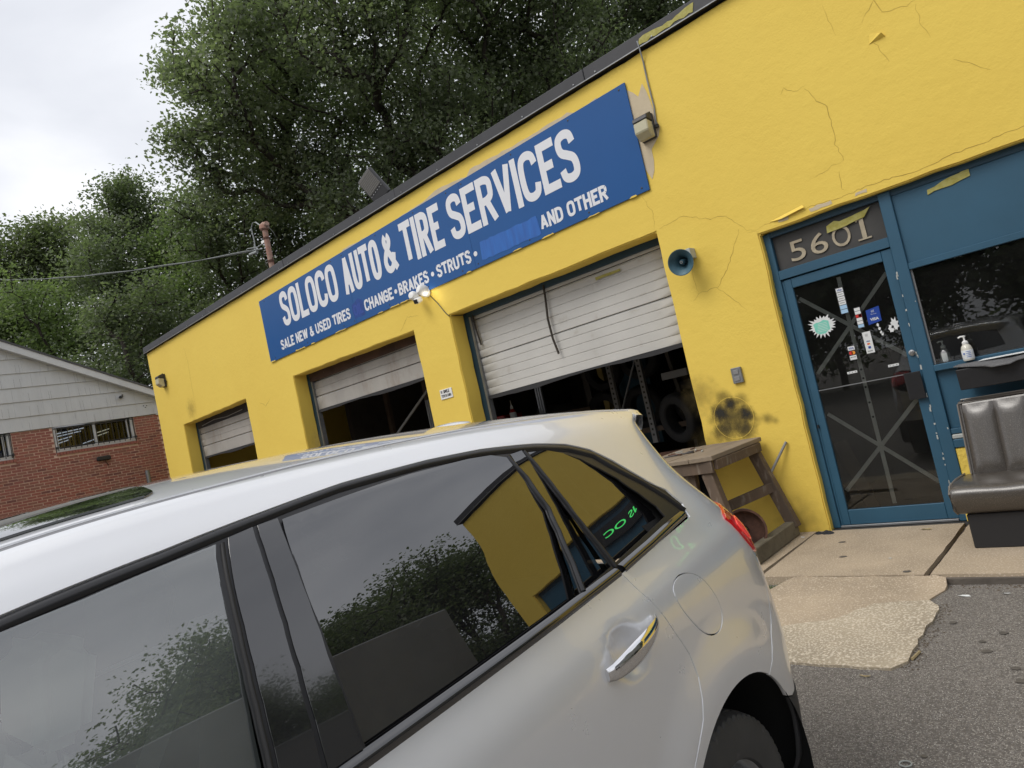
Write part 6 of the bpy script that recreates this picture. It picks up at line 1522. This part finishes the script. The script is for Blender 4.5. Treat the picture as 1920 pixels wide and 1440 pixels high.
# ================================================================ trees
def leaf_material(name, c1, c2, c3):
    m = bpy.data.materials.new(name); m.use_nodes = True; nt = m.node_tree; N = nt.nodes; L = nt.links; p = N['Principled BSDF']
    p.inputs['Roughness'].default_value = .48; p.inputs['Specular IOR Level'].default_value = .5
    at = N.new('ShaderNodeAttribute'); at.attribute_name = 'tint'
    r = N.new('ShaderNodeValToRGB'); r.color_ramp.elements[0].color = (*c1, 1); r.color_ramp.elements[1].color = (*c3, 1); e_ = r.color_ramp.elements.new(.5); e_.color = (*c2, 1)
    L.new(at.outputs['Fac'], r.inputs[0]); L.new(r.outputs[0], p.inputs['Base Color'])
    tl_ = N.new('ShaderNodeBsdfTranslucent'); mul = N.new('ShaderNodeMix'); mul.data_type = 'RGBA'; mul.blend_type = 'MULTIPLY'; mul.inputs[0].default_value = 1; L.new(r.outputs[0], mul.inputs[6]); mul.inputs[7].default_value = (1.35, 1.6, .85, 1)
    L.new(mul.outputs[2], tl_.inputs[0]); ms = N.new('ShaderNodeMixShader'); ms.inputs[0].default_value = .42
    L.new(p.outputs[0], ms.inputs[1]); L.new(tl_.outputs[0], ms.inputs[2]); L.new(ms.outputs[0], N['Material Output'].inputs[0]); MATS[name] = m
leaf_material('leaf_oak', (.105, .125, .080), (.178, .205, .132), (.28, .31, .205))
leaf_material('leaf_dark', (.088, .108, .068), (.148, .175, .108), (.225, .255, .165))
leaf_material('leaf_light', (.105, .140, .062), (.158, .205, .092), (.22, .265, .13))
leaf_material('leaf_olive', (.085, .105, .055), (.135, .160, .085), (.20, .215, .13))
mat('bark', (.060, .050, .040), .95, var=(2, .4), bump=(12, .7, .03))
TREES = {
    'oak_main': ((-16.72, 12.53), [(-19.89, 4.21, 14.49, 1.35), (-22.25, 4.78, 15.67, 0.89), (-17.13, 4.21, 14.17, 1.48), (-20.2, 8.18, 15.59, 2.18), (-19.16, 4.57, 12.82, 1.55), (-20.72, 3.73, 12.35, 0.97), (-21.7, 6.78, 13.06, 1.74), (-20.77, 4.47, 11.24, 1.06), (-20.58, 6.61, 11.22, 1.45), (-15.03, 6.3, 13.57, 1.92), (-18.62, 9.62, 13.71, 2.28), (-19.28, 7.7, 12.13, 1.81), (-17.03, 9.26, 10.63, 1.55), (-16.46, 11.0, 15.29, 2.49), (-15.43, 9.88, 11.86, 2.06), (-16.71, 6.31, 16.24, 1.6), (-13.93, 6.9, 15.36, 1.97), (-13.33, 9.8, 15.68, 2.28), (-18.12, 7.23, 9.76, 1.17), (-17.72, 8.54, 9.35, 1.02), (-15.24, 12.81, 13.7, 2.09), (-15.59, 10.65, 9.83, 1.36), (-18.23, 5.15, 15.74, 1.07), (-24.33, 5.16, 11.76, 0.8), (-23.78, 6.24, 11.44, 1.09), (-20.14, 6.67, 14.44, 1.51)]),
    'oak_right': ((-16.32, 15.48), [(-14.01, 12.83, 15.21, 2.1), (-12.69, 14.14, 15.03, 2.11), (-15.89, 16.33, 14.82, 1.92), (-12.22, 14.01, 13.0, 1.65), (-11.8, 16.91, 15.13, 1.84), (-12.24, 16.32, 17.28, 2.52), (-12.68, 12.29, 16.33, 2.06), (-15.28, 12.42, 11.46, 1.46), (-14.62, 14.47, 11.9, 1.34), (-10.5, 17.86, 15.27, 1.66), (-10.04, 16.77, 16.25, 2.03)]),
    'dark_tree_mid': ((-25.2, 8.08), [(-23.14, 7.01, 10.65, 1.37), (-23.36, 8.29, 9.95, 1.2), (-26.28, 7.82, 10.24, 1.51), (-23.54, 10.05, 10.97, 1.47), (-21.22, 10.27, 9.94, 1.08), (-25.24, 6.3, 10.51, 1.23), (-23.82, 8.45, 11.62, 1.24), (-21.59, 9.25, 11.69, 1.19), (-26.63, 7.28, 9.01, 1.28), (-25.21, 5.12, 7.63, 1.18)]),
    'tree_of_heaven': ((-33.3, 5.72), [(-32.84, 6.51, 14.85, 1.7), (-31.95, 5.1, 13.44, 1.49), (-32.74, 7.56, 14.37, 1.44), (-30.94, 4.29, 11.67, 1.42), (-32.29, 6.54, 12.14, 1.76), (-30.85, 7.21, 12.43, 1.23), (-32.01, 6.24, 15.51, 1.16), (-31.45, 5.07, 10.43, 1.68)]),
    'light_tree': ((-29.71, 6.2), [(-29.08, 7.5, 12.8, 1.18), (-29.74, 6.9, 11.81, 1.42), (-28.47, 7.35, 10.94, 1.26), (-28.3, 6.27, 9.73, 1.33), (-27.86, 5.1, 9.4, 1.08), (-27.39, 7.54, 11.97, 1.01), (-27.36, 6.96, 13.06, 0.9), (-27.97, 5.52, 8.11, 1.29)]),
    'far_left_tree': ((-42.08, 3.91), [(-40.38, 4.52, 15.53, 1.53), (-39.21, 5.65, 15.47, 1.5), (-40.23, 3.44, 14.62, 1.8), (-40.13, 4.9, 13.77, 1.8), (-41.91, 6.98, 14.62, 1.59), (-41.65, 2.37, 14.51, 1.85), (-40.13, 5.85, 16.8, 0.93), (-39.25, 4.38, 16.25, 0.78)]),
    'left_low_tree': ((-32.47, 2.29), [(-32.33, 1.9, 10.07, 1.67), (-33.09, 3.42, 9.99, 1.72), (-33.3, 0.96, 9.7, 1.94), (-31.04, 2.04, 8.22, 1.59), (-30.84, 3.54, 8.5, 1.38), (-33.96, -0.0, 9.48, 1.96), (-29.92, 1.02, 10.05, 1.11), (-33.67, 1.39, 8.43, 1.46)]),
    'vine_tree': ((-27.08, 3.24), [(-25.87, 2.87, 8.09, 1.17), (-28.31, 4.35, 7.62, 1.5), (-26.23, 2.85, 6.26, 1.37), (-28.19, 2.68, 6.9, 1.25), (-27.47, 4.91, 8.02, 1.16), (-26.99, 1.53, 6.17, 0.99), (-25.78, 3.86, 8.82, 0.89), (-26.08, 2.5, 8.54, 0.79)]),
    'back_tree': ((-28.59, 19.79), [(-30.89, 19.6, 17.37, 3.31), (-25.87, 21.08, 17.61, 3.41), (-23.05, 24.57, 18.76, 3.52), (-33.35, 17.56, 14.29, 2.68), (-19.73, 26.67, 20.02, 3.26), (-17.17, 28.54, 20.96, 2.72), (-36.31, 14.68, 12.32, 2.4)]),
}
def make_tree(name, label, root, blobs, leaf_m, density, leaf_len, seed, clus=.42, per=44, group=None, trunk_r=.30, droop=0.0):
    g = np.random.default_rng(seed)
    rx, ry = root; gz = hill_z(rx, ry)-.2
    t = thing('tree', label, 'tree', (rx, ry, gz), 0, group)
    tg = []
    for (x, y, z, r) in blobs:
        n = max(6, int(density*r*r*6))
        d = g.normal(size=(n, 3)); d /= np.linalg.norm(d, axis=1)[:, None]; rad = r*(g.random(n)**.45)*(1+.12*g.normal(size=n))
        tg.append(np.array([x, y, z])+d*rad[:, None]*np.array([1, 1, .85]))
    tg = np.concatenate(tg); tg = tg[tg[:, 2] > gz+.6]
    rootp = np.array([rx, ry, gz]); tg = tg[np.argsort(np.linalg.norm(tg-rootp, axis=1))]
    # trunk leans towards the crown's middle
    c = tg.mean(0); zf = gz+(c[2]-gz)*.55
    nodes = [rootp]; par = [-1]; k = max(3, int((zf-gz)/.6))
    for i in range(1, k+1):
        f = i/k; nodes.append(rootp+np.array([(c[0]-rx)*.30*f*f, (c[1]-ry)*.30*f*f, (zf-gz)*f])+g.normal(size=3)*.05); par.append(len(nodes)-2)
    N_ = np.array(nodes)
    arr = np.empty((len(tg)*8+len(nodes)+10, 3)); arr[:len(nodes)] = N_; cnt = len(nodes); par = list(par)
    for p in tg:
        dd = arr[:cnt]-p; dist = np.sqrt((dd**2).sum(1)); cost = dist+.45*np.maximum(0, arr[:cnt, 2]-p[2])
        j = int(np.argmin(cost[2:]))+2; L_ = dist[j]; m_ = min(7, max(1, int(L_/.55))); a = arr[j].copy(); prev = j
        for q in range(1, m_+1):
            f = q/m_; v = a+(p-a)*f; v[2] += .10*L_*math.sin(math.pi*f)*(.6 if L_ > 1 else .2)
            if q < m_: v += g.normal(size=3)*.05*L_**.5
            if cnt >= len(arr): break
            arr[cnt] = v; par.append(prev); prev = cnt; cnt += 1
    arr = arr[:cnt]; par = np.array(par[:cnt])
    w = np.zeros(cnt); ch = np.bincount(par[1:], minlength=cnt); w[ch == 0] = 1
    for i in range(cnt-1, 0, -1): w[par[i]] += w[i]
    rad = .011*w**.46; rad *= min(1.6, trunk_r/rad[0]) if rad[0] > 0 else 1; rad = np.maximum(rad, .009)
    # ease the limbs into smooth arcs
    tip_ = ch == 0
    for _ in range(6):
        cm = np.zeros((cnt, 3)); np.add.at(cm, par[1:], arr[1:]); cc = np.maximum(1, np.bincount(par[1:], minlength=cnt))[:, None]
        new = arr*.4+arr[np.maximum(par, 0)]*.3+(cm/cc)*.3; keep = tip_.copy(); keep[0] = True; arr = np.where(keep[:, None], arr, new)
    # branch tubes (5-sided)
    idx = np.arange(1, cnt); A, B = arr[par[idx]], arr[idx]; ra, rb = np.minimum(rad[par[idx]], rad[idx]*1.35+.004), rad[idx]
    D = B-A; D /= np.maximum(1e-6, np.linalg.norm(D, axis=1))[:, None]; up = np.where(np.abs(D[:, 2:3]) < .9, np.array([[0, 0, 1.]]), np.array([[1., 0, 0]]))
    X = np.cross(D, up); X /= np.linalg.norm(X, axis=1)[:, None]; Y = np.cross(D, X); S_ = 5; V = []
    for P_, R_ in ((A-D*rb[:, None]*.3, ra), (B, rb)):
        for k in range(S_):
            a = 2*math.pi*k/S_; V.append(P_+(X*math.cos(a)+Y*math.sin(a))*R_[:, None])
    V = np.stack(V, 1).reshape(-1, 3); m_ = len(idx); F = []
    base = np.arange(m_)[:, None]*10
    for k in range(S_): F.append(np.concatenate([base+k, base+(k+1) % S_, base+5+(k+1) % S_, base+5+k], 1))
    F = np.stack(F, 1).reshape(-1, 4)
    def np_mesh(nm, V, F, m, parent, tint=None, smooth=True):
        me = bpy.data.meshes.new(nm); me.vertices.add(len(V)); me.vertices.foreach_set('co', (V-rootp).astype(np.float32).ravel())
        me.loops.add(F.size); me.loops.foreach_set('vertex_index', F.astype(np.int32).ravel()); me.polygons.add(len(F)); me.polygons.foreach_set('loop_start', np.arange(0, F.size, F.shape[1], dtype=np.int32)); me.polygons.foreach_set('loop_total', np.full(len(F), F.shape[1], dtype=np.int32))
        if smooth: me.polygons.foreach_set('use_smooth', np.ones(len(F), dtype=bool))
        me.update()
        if tint is not None: at = me.attributes.new('tint', 'FLOAT', 'POINT'); at.data.foreach_set('value', tint.astype(np.float32))
        me.materials.append(MATS[m]); o = bpy.data.objects.new(nm, me); col.objects.link(o); o.parent = parent; return o
    np_mesh('trunk', V, F, 'bark', t)
    # leaves in flattened sprays round every twig end
    tips = tg; n = len(tips)*per; ci = np.repeat(np.arange(len(tips)), per)
    off = np.clip(g.normal(size=(n, 3)), -1.9, 1.9)*np.array([clus, clus, clus*.6]); off[:, 2] -= droop*np.abs(g.normal(size=n))
    C = tips[ci]+off
    nrm_ = g.normal(size=(n, 3))*.75; nrm_[:, 2] += 1.0; nrm_ /= np.linalg.norm(nrm_, axis=1)[:, None]
    q = g.normal(size=(n, 3)); q[:, 2] -= .5; tx = np.cross(nrm_, q); tx /= np.linalg.norm(tx, axis=1)[:, None]; ty = np.cross(nrm_, tx)
    ln = leaf_len*g.uniform(.6, 1.25, n)[:, None]; wd = ln*g.uniform(.5, .72, n)[:, None]
    lv = np.stack([C-tx*ln*.5, C+ty*wd*.5+nrm_*ln*.12, C+tx*ln*.5, C-ty*wd*.5+nrm_*ln*.12], 1).reshape(-1, 3)
    lf = np.arange(n*4).reshape(-1, 4)
    big = np.array([noise.noise(Vector(tuple(p*.55))) for p in tips]); tipt = .42+.45*big+.32*(g.random(len(tips))-.5); tint = np.clip(tipt[ci]+g.normal(size=n)*.13, 0, 1)
    np_mesh('crown', lv, lf, leaf_m, t, np.repeat(tint, 4), False)
    return t
tT = TREES
make_tree('oak', 'huge oak with arching dark limbs rising behind the roof above the blue sign', *tT['oak_main'], 'leaf_oak', 5.6, .160, 1, per=42, clus=.32, trunk_r=.42)
make_tree('oak', 'tall oak with upright trunks behind the roof at the top centre of the frame', *tT['oak_right'], 'leaf_oak', 4.6, .160, 2, per=40, clus=.33, trunk_r=.36)
make_tree('tree', 'dark bushy tree behind the rusty service mast', *tT['dark_tree_mid'], 'leaf_dark', 5.5, .15, 3, per=48, clus=.34, trunk_r=.25)
make_tree('tree', 'tree with drooping fronds standing highest left of the big oak', *tT['tree_of_heaven'], 'leaf_dark', 4.6, .17, 4, per=52, clus=.36, droop=.12, trunk_r=.22)
make_tree('tree', 'yellow green loose tree between the frond tree and the big oak', *tT['light_tree'], 'leaf_light', 4.4, .155, 5, per=50, clus=.36, trunk_r=.2)
make_tree('tree', 'olive green rounded tree at the far left skyline', *tT['far_left_tree'], 'leaf_olive', 3.6, .19, 6, clus=.44, per=52, trunk_r=.25)
make_tree('tree', 'low light green tree above the white gable at the left edge', *tT['left_low_tree'], 'leaf_light', 4.2, .155, 7, per=50, clus=.36, trunk_r=.2)
make_tree('tree', 'dark vine covered tree directly above the end of the white gable', *tT['vine_tree'], 'leaf_dark', 5.6, .14, 8, per=50, clus=.34, droop=.15, trunk_r=.2)
make_tree('tree', 'wide tree further up the wooded slope filling the gaps behind the big oak', *tT['back_tree'], 'leaf_dark', 1.1, .26, 9, clus=.75, trunk_r=.3)
# understorey shrubs on the slope, one mass
def scrub(name, pts, leaf_m, n, size, seed):
    g = np.random.default_rng(seed); P = np.array(pts); ci = g.integers(0, len(P), n); d = g.normal(size=(n, 3)); d /= np.linalg.norm(d, axis=1)[:, None]
    C = P[ci, :3]+d*(P[ci, 3]*g.random(n)**.3)[:, None]; nr = g.normal(size=(n, 3)); nr[:, 2] += .8; nr /= np.linalg.norm(nr, axis=1)[:, None]; q = g.normal(size=(n, 3)); tx = np.cross(nr, q); tx /= np.linalg.norm(tx, axis=1)[:, None]; ty = np.cross(nr, tx); s = size*g.uniform(.6, 1.3, n)[:, None]
    V = np.stack([C-tx*s*.5, C+ty*s*.32, C+tx*s*.5, C-ty*s*.32], 1).reshape(-1, 3); F = np.arange(n*4).reshape(-1, 4)
    me = bpy.data.meshes.new(name); me.vertices.add(len(V)); me.vertices.foreach_set('co', V.astype(np.float32).ravel()); me.loops.add(F.size); me.loops.foreach_set('vertex_index', F.astype(np.int32).ravel()); me.polygons.add(len(F)); me.polygons.foreach_set('loop_start', np.arange(0, F.size, 4, dtype=np.int32)); me.polygons.foreach_set('loop_total', np.full(len(F), 4, dtype=np.int32)); me.update()
    at = me.attributes.new('tint', 'FLOAT', 'POINT'); at.data.foreach_set('value', np.repeat(np.clip((g.random(len(P))*.5+.2)[ci]+g.normal(size=n)*.15, 0, 1), 4).astype(np.float32)); me.materials.append(MATS[leaf_m]); o = bpy.data.objects.new(name, me); col.objects.link(o); return tag(o, kind='stuff')
r = random.Random(31); und = []
for k in range(130):
    x = r.uniform(-62, 6); y = r.uniform(12, 30) if x > -20 else r.uniform(3, 26); rr_ = r.uniform(1.2, 2.4); und.append((x, y, hill_z(x, y)+rr_*.9+ (2.0 if x < -17 else .8)*r.random(), rr_))
scrub('undergrowth', und, 'leaf_dark', 90000, .24, 5)
# trees to the right of the lot, seen mirrored in the car windows
def roadside(x, y, h, r_, lab, m, seed):
    bl = []; rr = random.Random(seed)
    for k in range(9): a = rr.uniform(0, 6.3); q = rr.uniform(.2, .8)*r_; bl.append((x+q*math.cos(a), y+q*math.sin(a), h*.62+rr.uniform(-.28, .28)*h, r_*rr.uniform(.35, .6)))
    make_tree('tree', lab, (x, y), bl, m, 5.0, .13, seed, per=60, clus=.34, trunk_r=.2)
roadside(11.0, 6.2, 9.0, 3.4, 'leafy tree beyond the grey trailer nearest the yellow building end', 'leaf_dark', 41)
roadside(12.5, 1.8, 9.6, 3.6, 'leafy tree beyond the middle of the grey trailer', 'leaf_dark', 42)
roadside(14.2, -.8, 10.6, 3.4, 'tall round roadside tree behind the near half of the trailer', 'leaf_oak', 43)
roadside(20.0, 5.0, 11.0, 4.2, 'tree in the second row beyond the trailer', 'leaf_dark', 44)
# trees across the road behind the viewer: they darken the mirror images in the shop glass
for k in range(9):
    x = -16+k*5.2; bl = []; rr = random.Random(80+k)
    for q in range(8): bl.append((x+rr.uniform(-2.6, 2.6), -27+rr.uniform(-1.5, 1.5), rr.uniform(1.5, 8.5), rr.uniform(1.6, 2.6)))
    make_tree('tree', '%s tree from the left in the row across the road behind the viewer' % ['first', 'second', 'third', 'fourth', 'fifth', 'sixth', 'seventh', 'eighth', 'ninth'][k], (x, -27), bl, 'leaf_dark', 1.6, .34, 80+k, clus=.6, per=34, group='row of trees across the road', trunk_r=.2)


for o in list(bpy.data.objects):
    if '_w' in o: del o['_w']
